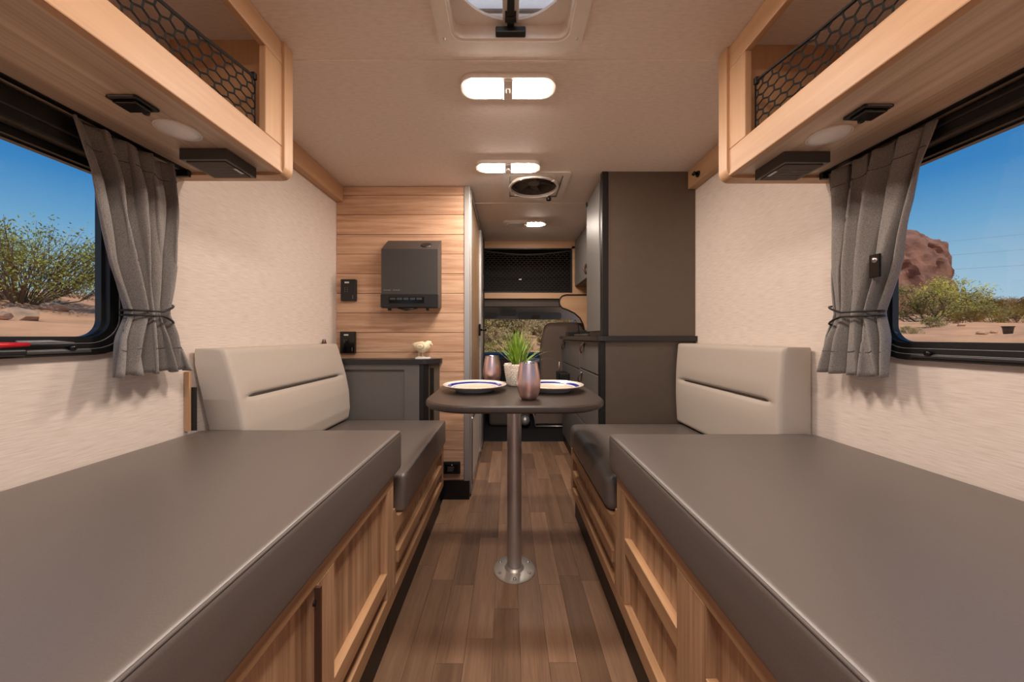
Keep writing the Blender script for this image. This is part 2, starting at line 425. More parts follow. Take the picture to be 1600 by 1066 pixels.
# bathroom compartment with plank wall
bath = sroot('wall_bathroom', (-0.615, 2.4, 0))
obj('carcass', box(-1.01, -0.235, YW+0.012, 2.93, 0.0, CZ), 'grey_laminate', bath)
zs = [0.112]
top = 0.96+(526-305)/538*YW
pl = []
z = top; 
while z > 0.14: pl.append(z); z -= 0.1158
edges = [CZ-0.001] + pl + [0.112]
for a, b_ in zip(edges, edges[1:]):
    obj('plank', box(-1.009, -0.255, YW, YW+0.012, b_+0.0012, a-0.0012, bev=0.0012, seg=1), 'shiplap', bath)
obj('dark_backing', box(-1.009, -0.255, YW+0.006, YW+0.0125, 0.112, CZ-0.001), 'brown_leather', bath)
obj('corner_trim', box(-0.256, -0.221, YW-0.006, YW+0.03, 0.11, CZ-0.001, bev=0.003), 'alu', bath)
obj('plinth', box(-0.40, -0.225, YW-0.004, YW+0.02, 0.0, 0.112, bev=0.002), 'black', bath)
# aisle side of the bathroom: metal framed door
d = sroot('door_1', (-0.225, 2.5, 0.0))
obj('door_frame', ring(BM(), [(2.06, 0.02), (2.92, 0.02), (2.92, CZ-0.01), (2.06, CZ-0.01)], [(2.085, 0.05), (2.89, 0.05), (2.89, CZ-0.045), (2.085, CZ-0.045)], 0, -0.236, -0.216), 'alu', d)
obj('door_slab', box(-0.236, -0.222, 2.09, 2.885, 0.055, CZ-0.05), 'doorwood', d)
obj('door_edge', box(-0.236, -0.206, 2.70, 2.90, 0.055, CZ-0.05), 'alu', d)
obj('lower_panel', ring(BM(), rrect(2.10, 2.69, 0.07, 0.47, 0.02, 3), rrect(2.115, 2.675, 0.085, 0.455, 0.015, 3), 0, -0.222, -0.212), 'rim_steel', d)
obj('lower_panel_face', box(-0.222, -0.217, 2.11, 2.68, 0.08, 0.46), 'white_plastic', d)
h = obj('handle', box(-0.216, -0.200, 2.56, 2.60, 0.965, 1.055, bev=0.004), 'black_gloss', d)
obj('lever', loft(BM(), [(-0.205, 2.58, 1.01), (-0.175, 2.58, 1.01), (-0.165, 2.60, 1.012)], [0.008, 0.008, 0.010], 10), 'black_gloss', h, smooth=True)
for zz in (1.35, 1.12, 0.30):
    obj('hinge', box(-0.216, -0.198, 2.86, 2.90, zz, zz+0.12, bev=0.003), 'black', d)

# wood valances along wall and ceiling
struct('trim_1', box(-WX, -0.968, 1.078, YW-0.002, 1.752, CZ-0.0005, bev=0.002), 'wood_y')
struct('trim_2', box(0.968, WX, 1.098, 1.848, 1.750, CZ-0.0005, bev=0.002), 'wood_y')
t = thing('coat_peg', 'small black round peg on the wood trim near tall cabinet', 'peg', (0.966, 1.745, 1.784))
obj('base', lathe(BM(), [(0, -0.001), (0.016, -0.001), (0.015, -0.008), (0, -0.008)], (0.968, 1.745, 1.784), 16, axis=0), 'black', t, smooth=True, angle=40)
obj('stem', loft(BM(), [(0.961, 1.745, 1.784), (0.945, 1.742, 1.790), (0.938, 1.735, 1.778)], [0.007, 0.007, 0.009], 10), 'black_gloss', t, smooth=True)
t = thing('wall_hook', 'pair of small black hook tips above left backrest', 'hook', (-WX+0.012, 1.87, 0.87))
for dy in (-0.018, 0.018):
    obj('prong', loft(BM(), [(-WX+0.012, 1.87+dy*1.3, 0.85), (-WX+0.014, 1.87+dy, 0.90), (-WX+0.014, 1.87+dy*0.5, 0.945)], [0.011, 0.012, 0.002], 8), 'brown_leather', t, smooth=True)
obj('hook_plate', box(-WX+0.0005, -WX+0.005, 1.835, 1.905, 0.84, 0.89, bev=0.001), 'black', t)

# ------------------------------------------------------------------ beds and dinette seats
def bed_side(s):
    side = 'left' if s < 0 else 'right'
    X = 0.355 if s < 0 else 0.340
    CX = X-0.010
    F = lambda v: s*v
    # --- bed box
    t = thing('bed_box', 'tall light wood bed base with framed panels along the %s wall' % side, 'bed base', (F(0.68), 0.17, 0))
    yE = 1.072
    obj('body', box(F(X+0.020), F(WX-0.002), YB+0.01, yE-0.001, 0.10, 0.524), 'bedwood_z', t)
    obj('toe_kick', box(F(0.374 if s < 0 else 0.362), F(0.42), YB+0.01, yE, 0.0, 0.131), 'black', t)
    def rail(y0, y1, z0, z1, nm='rail', m='bedwood_y'):
        obj(nm, box(F(X), F(X+0.021), y0, y1, z0, z1, bev=0.0018), m, t)
    rail(YB+0.01, yE, 0.132, 0.178, 'bottom_rail'); rail(YB+0.01, yE, 0.497, 0.527, 'top_rail')
    st = ((1.018, yE), (0.640, 0.707), (0.20, 0.29), (-0.30, -0.22)) if s < 0 else ((1.003, yE), (0.592, 0.693), (0.10, 0.20), (-0.30, -0.22))
    for a, b_ in st: rail(a, b_, 0.178, 0.497, 'stile', 'bedwood_z')
    m0, m1 = (0.214, 0.259) if s < 0 else (0.330, 0.373)
    for (a, _), (_, b_) in zip(st, st[1:]): rail(b_, a, m0, m1, 'mid_rail')
    for (a, _), (_, b_) in zip(st, st[1:]):
        obj('panel', box(F(X+0.0195), F(X+0.022), b_, a, 0.178, 0.497), 'bedwood_z', t)
    if s < 0:
        obj('latch_hole', lathe(BM(), [(0, 0.0), (0.005, 0.0), (0.005, 0.004)], (F(X)-0.0005, 0.632, 0.470), 10, axis=0), 'black', t)
        obj('gap', box(F(X)-0.0008, F(X)+0.01, 0.634, 0.640, 0.18, 0.497), 'brown_leather', t)
    # --- bed cushion
    t = thing('bed_cushion', 'long dark grey leatherette bed cushion under the %s window' % side, 'cushion', (F(0.68), 0.2, 0.527))
    yC = 1.128
    z0, z1 = (0.528, 0.655) if s < 0 else (0.528, 0.642)
    obj('cover', cushion_bm(min(F(CX), F(WX-0.004)), max(F(CX), F(WX-0.004)), YB+0.02, yC, z0, z1, 0.014, 0.006, 12, 24), 'leather_dark', t, smooth=True)
    q = 0.004
    pts = [(F(CX+q), YB+0.04, z1-q), (F(CX+q), yC-0.02, z1-q), (F(CX+q+0.004), yC-q-0.001, z1-q), (F(CX+0.022), yC-q, z1-q), (F(WX-0.03), yC-q, z1-q)]
    obj('piping', loft(BM(), pts, 0.0028, 6), 'piping', t, smooth=True)
    # --- seat box
    t = thing('seat_box', 'lower light wood seat base at the far end of the %s bed' % side, 'seat base', (F(0.68), 1.5, 0))
    ya, yb = yE+0.002, (1.912 if s < 0 else 1.842)
    obj('body', box(F(X+0.020), F(WX-0.002), ya, yb, 0.10, 0.355), 'bedwood_z', t)
    obj('toe_kick', box(F(0.374 if s < 0 else 0.362), F(0.42), ya, yb, 0.0, 0.131), 'black', t)
    lip = [(ya, 0.330), (yb, 0.330), (yb, 0.366), (1.175, 0.366)] + [(1.175-0.085*math.sin(math.radians(a)), 0.366+0.05*(1-math.cos(math.radians(a)))) for a in (20, 40, 60, 80)] + [(ya+0.012, 0.418), (ya, 0.418)]
    obj('top_rail', prism(BM(), lip, 0, F(X), F(X+0.021)), 'bedwood_y', t)
    def rail2(y0, y1, z0, z1, nm, m='bedwood_y'): obj(nm, box(F(X), F(X+0.021), y0, y1, z0, z1, bev=0.0018), m, t)
    rail2(ya, yb, 0.132, 0.172, 'bottom_rail'); rail2(ya+0.05, yb-0.05, 0.222, 0.262, 'mid_rail')
    rail2(ya, ya+0.02, 0.172, 0.330, 'stile', 'bedwood_z'); rail2(yb-0.05, yb, 0.172, 0.330, 'stile', 'bedwood_z')
    obj('panel', box(F(X+0.0195), F(X+0.022), ya, yb, 0.17, 0.34), 'bedwood_z', t)
    # --- seat cushion
    t = thing('seat_cushion', 'short dark grey seat cushion below the %s backrest' % side, 'cushion', (F(0.66), 1.5, 0.369))
    yc0, yc1 = (1.155, 1.912) if s < 0 else (1.15, 1.840)
    SX = 0.342 if s < 0 else 0.330
    rr = 0.014 if s < 0 else 0.032
    obj('cover', cushion_bm(min(F(SX), F(0.985)), max(F(SX), F(0.985)), yc0, yc1, 0.369, 0.497, rr, 0.006, 12, 16), 'leather_dark', t, smooth=True)
    if s < 0:
        obj('piping', loft(BM(), [(F(SX+q), yc0+0.03, 0.497-q), (F(SX+q), yc1-0.02, 0.497-q), (F(SX+q+0.004), yc1-q, 0.497-q)], 0.0026, 6), 'piping', t, smooth=True)
        obj('end_welt', loft(BM(), [(F(SX+0.004), yc0+0.010, 0.38), (F(SX+0.003), yc0+0.011, 0.49)], 0.0028, 6), 'leather_side', t, smooth=True)
bed_side(-1); bed_side(1)

# backrests: profile in (x,z) swept along y with a stitched groove
def backrest(s, face, back, y0, y1, zs_, label, name='backrest_cushion', skew=0.0):
    t = thing(name, label, 'cushion', (s*(face[-1][0]+0.03), (y0+y1)/2, face[-1][1]))
    def interp(P, z):
        P = sorted(P, key=lambda q: q[1])
        if z <= P[0][1]: return P[0][0]
        for (xa, za), (xb, zb) in zip(P, P[1:]):
            if z <= zb: return xa+(xb-xa)*(z-za)/(zb-za)
        return P[-1][0]
    zt, zb = face[0][1], face[-1][1]
    def shape(p):
        # p.x in 0..1 (0 face,1 back), p.z in 0..1
        return p
    NZ, NY, NX = 60, 30, 5
    bm = BM(); r = 0.016
    def ed(u, L):  # rounded inset near the ends of a unit interval of length L
        d_ = min(u, 1-u)*L
        return 0 if d_ >= r else r-math.sqrt(max(0, r*r-(r-d_)**2))
    zl = [0, .008, .02, .04] + [0.04+0.92*i/NZ for i in range(1, NZ)] + [.96, .98, .992, 1]
    yl = [0, .006, .014, .026] + [0.026+0.948*i/NY for i in range(1, NY)] + [.974, .986, .994, 1]
    H = zt-zb; L = y1-y0; cache = {}
    def V(i, j, side_):
        key = (i, j, side_)
        if key in cache: return cache[key]
        z = zb+H*zl[i]; y = y0+L*yl[j]
        xf, xb = interp(face, z), interp(back, z)
        ins = max(ed(zl[i], H), ed(yl[j], L))
        if side_ == 0:
            env = min(1, max(0, (min(yl[j], 1-yl[j])*L-0.03)/0.05))
            g = 0.016*math.exp(-((z-zs_)/0.008)**2)*env + 0.006*math.exp(-((z-zs_)/0.035)**2)*env
            x = xf + ins + g - 0.006*math.sin(PI*zl[i])
        else:
            x = xb - ins*0.6
            y -= skew*min(1, max(0, (z-0.665)/0.20))*(1-yl[j])**10
        cache[key] = bm.verts.new((s*x, y, z)); return cache[key]
    nz, ny = len(zl), len(yl)
    for i in range(nz-1):
        for j in range(ny-1):
            for sd in (0, 1):
                bm.faces.new((V(i,j,sd), V(i+1,j,sd), V(i+1,j+1,sd), V(i,j+1,sd)))
    for i in range(nz-1):
        for j in (0, ny-1): bm.faces.new((V(i,j,0), V(i+1,j,0), V(i+1,j,1), V(i,j,1)))
    for j in range(ny-1):
        for i in (0, nz-1): bm.faces.new((V(i,j,0), V(i,j+1,0), V(i,j+1,1), V(i,j,1)))
    bmesh.ops.recalc_face_normals(bm, faces=bm.faces)
    obj('cover', bm, 'backrest', t, smooth=True, angle=50)
    xs_ = interp(face, zs_)
    obj('seam', loft(BM(), [(s*(xs_+0.012), y0+0.06+(L-0.12)*i/12, zs_) for i in range(13)], 0.0034, 5), 'seam', t, smooth=True)
    e0 = [(s*(interp(face, zb+H*q/10)+0.012), y0+0.006, zb+H*q/10) for q in range(1, 10)]
    obj('edge_welt', loft(BM(), e0, 0.0022, 5), 'backrest', t, smooth=True)
    return t
backrest(-1, [(0.935, 0.921), (0.913, 0.84), (0.890, 0.75), (0.873, 0.66), (0.865, 0.57), (0.872, 0.507)],
         [(1.005, 0.900), (1.003, 0.921), (0.992, 0.70), (0.97, 0.507)], 1.131, 1.897, 0.752,
         'beige backrest cushion tilted away from the left wall', skew=0.036)
backrest(1, [(0.905, 0.924), (0.900, 0.80), (0.898, 0.66), (0.900, 0.507)],
         [(1.004, 0.924), (1.004, 0.507)], 1.131, 1.838, 0.735,
         'beige backrest cushion upright against the right wall')
t = thing('backrest_board', 'narrow wood board with dark edge behind the left backrest', 'board', (-1.0, 1.13, 0.655))
obj('board', box(-1.0085, -0.994, 1.074, 1.082, 0.664, 0.850), 'wood_z', t)
obj('dark_edge', box(-1.0085, -0.980, 1.0825, 1.087, 0.664, 0.80), 'black_soft', t)

# ------------------------------------------------------------------ overhead cabinets with nets
def hexnet(x, y0, y1, zb, ztop, cw_, ch, r, plane='x', bulge=None):
    """hexagon netting in a plane x=const; ztop is a function of y"""
    bm = BM(); rows = int((max(ztop(y0), ztop(y1), ztop((y0+y1)/2))-zb)/(ch*0.75))+2
    colsn = int((y1-y0)/cw_)+1
    def pt(y, z):
        top = ztop(y); z = min(z, top); 
        dx = bulge(y, z) if bulge else 0.0
        return Vector((x+dx, min(max(y, y0), y1), max(z, zb)))
    def seg(a, b_):
        A, B = pt(*a), pt(*b_)
        if (A-B).length > 0.002: loft(bm, [A, B], r, 4, False)
    for i in range(rows):
        for j in range(colsn+1):
            yc = y0+(j+(0.5 if i % 2 else 0))*cw_; zc = zb+i*ch*0.75
            tp = (yc, zc+ch/2); ru = (yc+cw_/2, zc+ch/4); rd = (yc+cw_/2, zc-ch/4); lu = (yc-cw_/2, zc+ch/4)
            seg(lu, tp); seg(tp, ru); seg(ru, rd)
    n = 40
    loft(bm, [pt(y0+(y1-y0)*i/n, 9) for i in range(n+1)], r*1.7, 5, False)
    return bm
def overhead(s):
    side = 'left' if s < 0 else 'right'
    F = lambda v: s*v; dy = 0.0 if s < 0 else 0.018
    t = thing('overhead_cabinet', 'light wood open overhead cabinet above the %s window' % side, 'cabinet', (F(0.84), 0.17, 1.447))
    ye = 1.040+dy
    obj('bottom_panel', box(F(0.690), F(WX-0.001), YB+0.01, ye, 1.455, 1.470), 'wood_under_daylit', t)
    obj('bottom_rail', box(F(0.678), F(0.698), YB+0.01, ye, 1.452, 1.532, bev=0.003), 'wood_y', t)
    obj('top_rail', box(F(0.678), F(0.698), YB+0.01, ye, 1.778, CZ-0.0005, bev=0.003), 'wood_y', t)
    obj('stile', box(F(0.678), F(0.698), 0.965+dy, ye, 1.532, 1.778, bev=0.003), 'wood_z', t)
    obj('stile', box(F(0.678), F(0.698), -0.10, -0.02, 1.532, 1.778, bev=0.003), 'wood_z', t)
    poly = rrect(min(F(0.671), F(WX-0.001)), max(F(0.671), F(WX-0.001)), 1.446, CZ-0.0005, (0.001, 0.001, 0.001, 0.03) if s < 0 else (0.001, 0.001, 0.03, 0.001))
    bm = prism(BM(), rrect(min(F(0.675), F(WX-0.001)), max(F(0.675), F(WX-0.001)), 1.450, CZ-0.0007, (0.001, 0.001, 0.001, 0.027) if s < 0 else (0.001, 0.001, 0.027, 0.001)), 1, ye, 1.070+dy)
    obj('end_panel', bm, 'wood_z', t)
    obj('end_lip', ring(BM(), poly, rrect(min(F(0.682), F(WX-0.001)), max(F(0.682), F(WX-0.001)), 1.457, CZ-0.0006, (0.0009, 0.0009, 0.0009, 0.022) if s < 0 else (0.0009, 0.0009, 0.022, 0.0009)), 1, ye-0.004, 1.076+dy), 'wood_z', t, smooth=True, angle=40)
    obj('inner_end', box(F(0.699), F(WX-0.001), ye-0.012, ye-0.001, 1.470, CZ-0.0008), 'wood_z', t)
    n = obj('storage_net', hexnet(F(0.706), -0.02, 0.962+dy, 1.50, lambda y: 1.645+0.037*((y-0.45)/0.5)**2 if y > 0.45 else 1.645, 0.033, 0.028, 0.0025,
            bulge=lambda y, z: s*0.03*min(1, max(0, (0.962-y)/0.15))*max(0, math.sin(max(0, min(1, (z-1.5)/0.18))*PI))), 'net', t)
    obj('net_hook', box(F(0.700), F(0.712), 0.952+dy, 0.964+dy, 1.675, 1.695, bev=0.003), 'black', t)
    g = 'fixtures under the overhead cabinets'
    # reading light (black)
    yy = 0.728 if s < 0 else 0.756
    cx = F(0.790)
    r_ = thing('reading_light', 'small black flip reading light under the %s overhead cabinet' % side, 'light', (cx, yy, 1.455))
    obj('base', box(cx-0.032, cx+0.032, yy-0.026, yy+0.024, 1.448, 1.4548, bev=0.003), 'black', r_)
    obj('lens_arm', box(cx-0.025, cx+0.025, yy-0.020, yy+0.016, 1.442, 1.4478, bev=0.003), 'black_gloss', r_)
    obj('button', lathe(BM(), [(0, -0.006), (0.006, -0.006), (0.007, 0)], (cx+0.006, yy+0.019, 1.448), 10), 'black_gloss', r_, smooth=True)
    obj('trim_line', box(cx-0.026, cx+0.026, yy-0.0265, yy-0.0255, 1.450, 1.452), 'latch_grey', r_)
    # disc lamp, off
    yy = 0.824 if s < 0 else 0.845
    obj_ = thing('disc_lamp', 'round white unlit disc lamp under the %s overhead cabinet' % side, 'lamp', (F(0.788), yy, 1.455))
    obj('diffuser', lathe(BM(), [(0, -0.009), (0.018, -0.0085), (0.032, -0.007), (0.040, -0.004), (0.042, -0.0003)], (F(0.788), yy, 1.455), 36), 'frost', obj_, smooth=True)
    obj('rim', ring(BM(), circ(F(0.788), yy, 0.044, 36), circ(F(0.788), yy, 0.0415, 36), 2, 1.452, 1.4549), 'white_plastic', obj_, smooth=True, angle=40)
    # speaker / vent box
    ya = 0.903 if s < 0 else 0.918
    v = thing('vent_box', 'flat charcoal vent box with slotted base under the %s overhead cabinet' % side, 'vent', (F(0.80), ya+0.05, 1.455))
    xa, xb = min(F(0.738), F(0.862)), max(F(0.738), F(0.862))
    obj('housing', box(xa, xb, ya, ya+0.11, 1.425, 1.4548, bev=0.002), 'charcoal', v)
    obj('cover_plate', box(xa+0.010, xb-0.010, ya+0.010, ya+0.10, 1.4225, 1.4252, bev=0.001), 'cab_header', v)
    for i in range(4):
        for j in range(3):
            sx = xa+0.030+i*0.022+(0.006 if j % 2 else 0); sy = ya+0.040+j*0.016
            obj('slot', box(sx, sx+0.014, sy, sy+0.005, 1.4220, 1.4226), 'black', v)
    obj('white_tab', box(F(0.752)-0.004, F(0.752)+0.004, ya+0.045, ya+0.075, 1.4218, 1.4226), 'print', v)
overhead(-1); overhead(1)

# ------------------------------------------------------------------ curtains
def curtain(s, rows, label, folds, seed):
    t = thing('curtain', label, 'curtain', (s*(WX-0.045), rows[-1][1]+0.08, rows[-1][0]))
    rr = random.Random(seed); NU, NV = 96, 46
    # smooth fold profile: summed sines of irregular phase
    ph = [rr.uniform(0, 6.28) for _ in range(4)]
    def prof(u, v):
        w_ = math.sin(2*PI*folds*u+ph[0]+0.6*math.sin(2.2*v+ph[1])) + 0.45*math.sin(2*PI*folds*1.7*u+ph[2]+1.3*v) + 0.22*math.sin(2*PI*folds*3.1*u+ph[3])
        return w_/1.5
    def row(z):
        if z >= rows[0][0]: return rows[0]
        for A, B in zip(rows, rows[1:]):
            if z >= B[0]:
                f = (A[0]-z)/(A[0]-B[0]); f = f*f*(3-2*f)*0.15+f*0.85
                return [a+(b_-a)*f for a, b_ in zip(A, B)]
        return rows[-1]
    bm = BM(); G = []
    zt, zb = rows[0][0], rows[-1][0]
    for i in range(NV+1):
        z = zt+(zb-zt)*i/NV
        _, y0, y1, off, amp = row(z)
        L = []
        for k_ in range(NU+1):
            u = k_/NU
            x = WX-off-amp*prof(u, i/NV*3)
            x = min(x, WX-0.018)
            y = y0+(y1-y0)*(u+0.03*math.sin(2*PI*folds*u*2+ph[1]))
            L.append(bm.verts.new((s*x, y, z+0.004*math.sin(2*PI*folds*u+ph[2])*(i == NV or 1))))
        G.append(L)
    for A, B in zip(G, G[1:]):
        for k_ in range(NU): bm.faces.new((A[k_], A[k_+1], B[k_+1], B[k_]))
    coords = [[v_.co.copy() for v_ in L] for L in G]
    o = obj('cloth', bm, 'curtain', t, smooth=True)
    m = o.modifiers.new('thick', 'SOLIDIFY'); m.thickness = 0.004; m.offset = 0.0
    # stitched lines: pocket near the top and hem near the bottom
    for nm, iv in (('header_stitch', 4), ('hem_stitch', NV-5)):
        obj(nm, loft(BM(), [c_+Vector((-s*0.0026, 0, 0)) for c_ in coords[iv]], 0.0010, 4, False), 'stitch', t)
    # leading edge folded back with stitches
    obj('edge_stitch', loft(BM(), [coords[i][7]+Vector((-s*0.0030, 0, 0)) for i in range(6, NV-5)], 0.0008, 4, False), 'stitch', t)
    # tie cord: two loops
    zt_ = rows[3][0]; _, y0, y1, off, amp = rows[3]
    cy, ry = (y0+y1)/2, (y1-y0)/2+0.010; cx, rx = WX-off, amp+0.014
    for k_, (za, zb_) in enumerate(((0.006, 0.004), (-0.006, -0.010))):
        pts = []
        for i in range(33):
            a = 2*PI*i/32
            tilt = (0.022 if k_ == 0 else -0.020)*max(0.0, math.sin(a))
            xx = cx+rx*math.cos(a); xx = min(xx, WX-0.006)
            pts.append((s*xx, cy+ry*math.sin(a), zt_+za+tilt))
        obj('tie_cord', loft(BM(), pts, 0.0028, 6, False), 'black', t, smooth=True)
    return t, coords
# rows: z, y near, y far, distance from wall, fold depth
curtain(-1, [(1.444, 0.7570, 0.9998, 0.052, 0.016), (1.330, 0.7860, 0.9979, 0.058, 0.024), (1.150, 0.8211, 0.9853, 0.060, 0.028),
             (1.020, 0.8694, 0.9612, 0.055, 0.026), (0.955, 0.8385, 0.9950, 0.060, 0.028), (0.862, 0.8240, 1.0317, 0.062, 0.026)],
        'grey tweed curtain tied with black cord at the left window', 4.5, 3)
ct, cc = curtain(1, [(1.444, 0.7700, 1.0330, 0.052, 0.016), (1.330, 0.7990, 1.0191, 0.058, 0.024), (1.150, 0.8404, 1.0143, 0.060, 0.028),
             (1.020, 0.8907, 0.9998, 0.055, 0.026), (0.955, 0.8742, 1.0240, 0.060, 0.028), (0.858, 0.8694, 1.0481, 0.062, 0.026)],
        'grey tweed curtain with black snap tab at the right window', 4.5, 11)
row_ = min(cc, key=lambda L: abs(L[0].z-1.138))
p = min([q for q in row_[4:14]], key=lambda q: q.x); xin = min(q.x for L in cc for q in L[2:16] if abs(q.z-1.138) < 0.03)
obj('snap_tab', box(xin-0.008, xin-0.003, p.y-0.013, p.y+0.013, 1.108, 1.166, bev=0.002), 'black_gloss', ct)
obj('snap', lathe(BM(), [(0, -0.004), (0.006, -0.004), (0.008, 0)], (xin-0.008, p.y, 1.152), 12, axis=0), 'rim_steel', ct, smooth=True)
for s in (-1, 1):
    t = thing('curtain_track', 'black curtain track under the %s overhead cabinet' % ('left' if s < 0 else 'right'), 'curtain track', (s*0.96, 0.4, 1.44))
    obj('track', box(s*(WX-0.062), s*(WX-0.046), -0.2, 1.015 if s < 0 else 1.030, 1.4520, 1.4543), 'black', t)
    obj('end_stop', box(s*(WX-0.066), s*(WX-0.006), 1.016 if s < 0 else 1.032, 1.028 if s < 0 else 1.044, 1.434, 1.4540, bev=0.002), 'black', t)

# ------------------------------------------------------------------ ceiling fittings
def lamp(cx, cy, w_, label, lit=(True, True), sc=1.0):
    t = thing('ceiling_lamp', label, 'ceiling lamp', (cx, cy, CZ))
    hw, hd = 0.165*sc, 0.052*sc
    obj('base_plate', prism(BM(), rrect(cx-hw, cx+hw, cy-hd, cy+hd, 0.045*sc), 2, CZ-0.018, CZ-0.0005), 'white_plastic', t, smooth=True, angle=40)
    for s, on in zip((-1, 1), lit):
        a, b_ = cx+s*0.017*sc, cx+s*0.142*sc
        x0, x1 = min(a, b_), max(a, b_)
        rI, rO = 0.018*sc, 0.036*sc
        rad = (rO, rI, rI, rO) if s > 0 else (rI, rO, rO, rI)
        bm = BM(); P0 = rrect(x0, x1, cy-0.043*sc, cy+0.043*sc, rad); P1 = rrect(x0+0.006, x1-0.006, cy-0.037*sc, cy+0.037*sc, [q*0.85 for q in rad])
        A = [bm.verts.new((u, v, CZ-0.018)) for u, v in P0]; B = [bm.verts.new((u, v, CZ-0.0230)) for u, v in P1]
        for i in range(len(A)): bm.faces.new((A[i], A[(i+1) % len(A)], B[(i+1) % len(A)], B[i]))
        bm.faces.new(B); bmesh.ops.recalc_face_normals(bm, faces=bm.faces)
        obj('lens', bm, 'lamp_on' if on else 'frost', t, smooth=True, angle=30)
    obj('bridge', box(cx-0.0165*sc, cx+0.0165*sc, cy-0.046*sc, cy+0.046*sc, CZ-0.0250, CZ-0.0181, bev=0.002), 'white_plastic', t)
    obj('switch', box(cx-0.006*sc, cx+0.006*sc, cy-0.012*sc, cy+0.008*sc, CZ-0.0285, CZ-0.0251, bev=0.001), 'white_plastic', t)
lamp(0.002, 1.208, 1, 'lit twin-lens ceiling lamp nearest the roof vent')
lamp(0.003, 1.778, 1, 'lit twin-lens ceiling lamp just before the round roof fan')
lamp(0.003, 0.36, 1, 'added unseen twin-lens fill lamp between the roof vent and rear doorway')  # added above the frame to brighten bed tops and lower walls
lamp(0.003, -0.25, 1, 'added unseen twin-lens fill lamp over the rear of the beds')  # second added fixture, behind the camera, for fill light
lamp(0.134, 2.667, 1, 'ceiling lamp with one lens lit in front of the cab', lit=(False, True))

# roof vent with fly screen
cx, cy = 0.009, 0.8475
t = thing('roof_vent', 'white roof vent with fly screen and black crank handle', 'roof vent', (cx, cy, CZ))
obj('flange', ring(BM(), rrect(cx-0.212, cx+0.212, cy-0.215, cy+0.215, 0.045), rrect(cx-0.172, cx+0.172, cy-0.178, cy+0.178, 0.035), 2, CZ-0.010, CZ-0.0003), 'white_plastic', t, smooth=True, angle=40)
obj('garnish', ring(BM(), rrect(cx-0.1725, cx+0.1725, cy-0.179, cy+0.179, 0.034), rrect(cx-0.165, cx+0.165, cy-0.170, cy+0.170, 0.03), 2, CZ-0.006, CZ+0.07), 'white_plastic', t, smooth=True, angle=40)
sq = []
for i in range(40):   # square outline resampled to match the round hole
    a = 2*PI*i/40; c_, s_ = math.cos(a), math.sin(a); m_ = max(abs(c_), abs(s_)); sq.append((cx+0.168*c_/m_, cy+0.172*s_/m_))
obj('screen_frame', ring(BM(), sq, circ(cx, cy-0.012, 0.1655, 40), 2, CZ+0.032, CZ+0.040), 'white_plastic', t)
obj('fly_screen', prism(BM(), circ(cx, cy-0.012, 0.1653, 40), 2, CZ+0.0395, CZ+0.0400), 'flyscreen', t)
for s in (-1, 1): obj('screen_bar', box(cx+s*0.0135-0.0095, cx+s*0.0135+0.0095, cy-0.165, cy+0.158, CZ+0.029, CZ+0.039, bev=0.002), 'white_plastic', t)
obj('support_bar', box(cx-0.150, cx+0.150, cy+0.138, cy+0.147, CZ+0.046, CZ+0.052), 'charcoal', t)
obj('crank_arm', box(cx-0.010, cx+0.010, cy-0.10, cy+0.160, CZ+0.012, CZ+0.028, bev=0.002), 'black', t)
hd = obj('crank_handle', box(cx-0.044, cx+0.044, cy+0.150, cy+0.170, CZ-0.004, CZ+0.014, bev=0.003), 'black', t)
obj('crank_clip', box(cx-0.016, cx+0.016, cy+0.120, cy+0.136, CZ+0.008, CZ+0.030, bev=0.002), 'black', t)
dm = BM(); DR = [[dm.verts.new((u, v, CZ+zz)) for u, v in rrect(cx-h_, cx+h_, cy-h_, cy+h_, 0.03)] for h_, zz in ((0.195, 0.06), (0.193, 0.085), (0.17, 0.10), (0.08, 0.108))]
for A, B in zip(DR, DR[1:]):
    for i in range(len(A)): dm.faces.new((A[i], A[(i+1) % len(A)], B[(i+1) % len(A)], B[i]))
dm.faces.new(DR[-1])
obj('dome_lid', dm, 'dome', t, smooth=True)
for sx in (-1, 1):
    obj('screw', lathe(BM(), [(0, -0.003), (0.003, -0.003), (0.004, 0)], (cx+sx*0.195, cy+0.165, CZ-0.010), 10), 'steel', t, smooth=True)

# round roof fan
cx, cy = 0.160, 2.03
t = thing('roof_fan', 'square roof fan with round dark grille and small black knob', 'roof fan', (cx, cy, CZ))
obj('outer_flange', ring(BM(), rrect(cx-0.185, cx+0.185, cy-0.185, cy+0.185, 0.02), rrect(cx-0.148, cx+0.148, cy-0.150, cy+0.150, 0.012), 2, CZ-0.009, CZ-0.0003), 'white_plastic', t, smooth=True, angle=40)
sq = []
for i in range(40):
    a = 2*PI*i/40; c_, s_ = math.cos(a), math.sin(a); m_ = max(abs(c_), abs(s_)); sq.append((cx+0.147*c_/m_, cy+0.147*s_/m_))
obj('inner_plate', ring(BM(), sq, circ(cx-0.006, cy, 0.138, 40), 2, CZ+0.002, CZ+0.010), 'white_plastic', t)
obj('shadow_gap', ring(BM(), rrect(cx-0.149, cx+0.149, cy-0.151, cy+0.151, 0.012), rrect(cx-0.145, cx+0.145, cy-0.146, cy+0.146, 0.012), 2, CZ-0.001, CZ+0.012), 'charcoal_dark', t)
obj('ring', ring(BM(), circ(cx-0.006, cy, 0.146, 48), circ(cx-0.006, cy, 0.135, 48), 2, CZ-0.016, CZ+0.003), 'white_plastic', t, smooth=True, angle=40)
obj('fan_well', lathe(BM(), [(0.137, 0.0), (0.137, 0.055), (0, 0.055)], (cx-0.006, cy, CZ+0.003), 40), 'fan_grey', t)
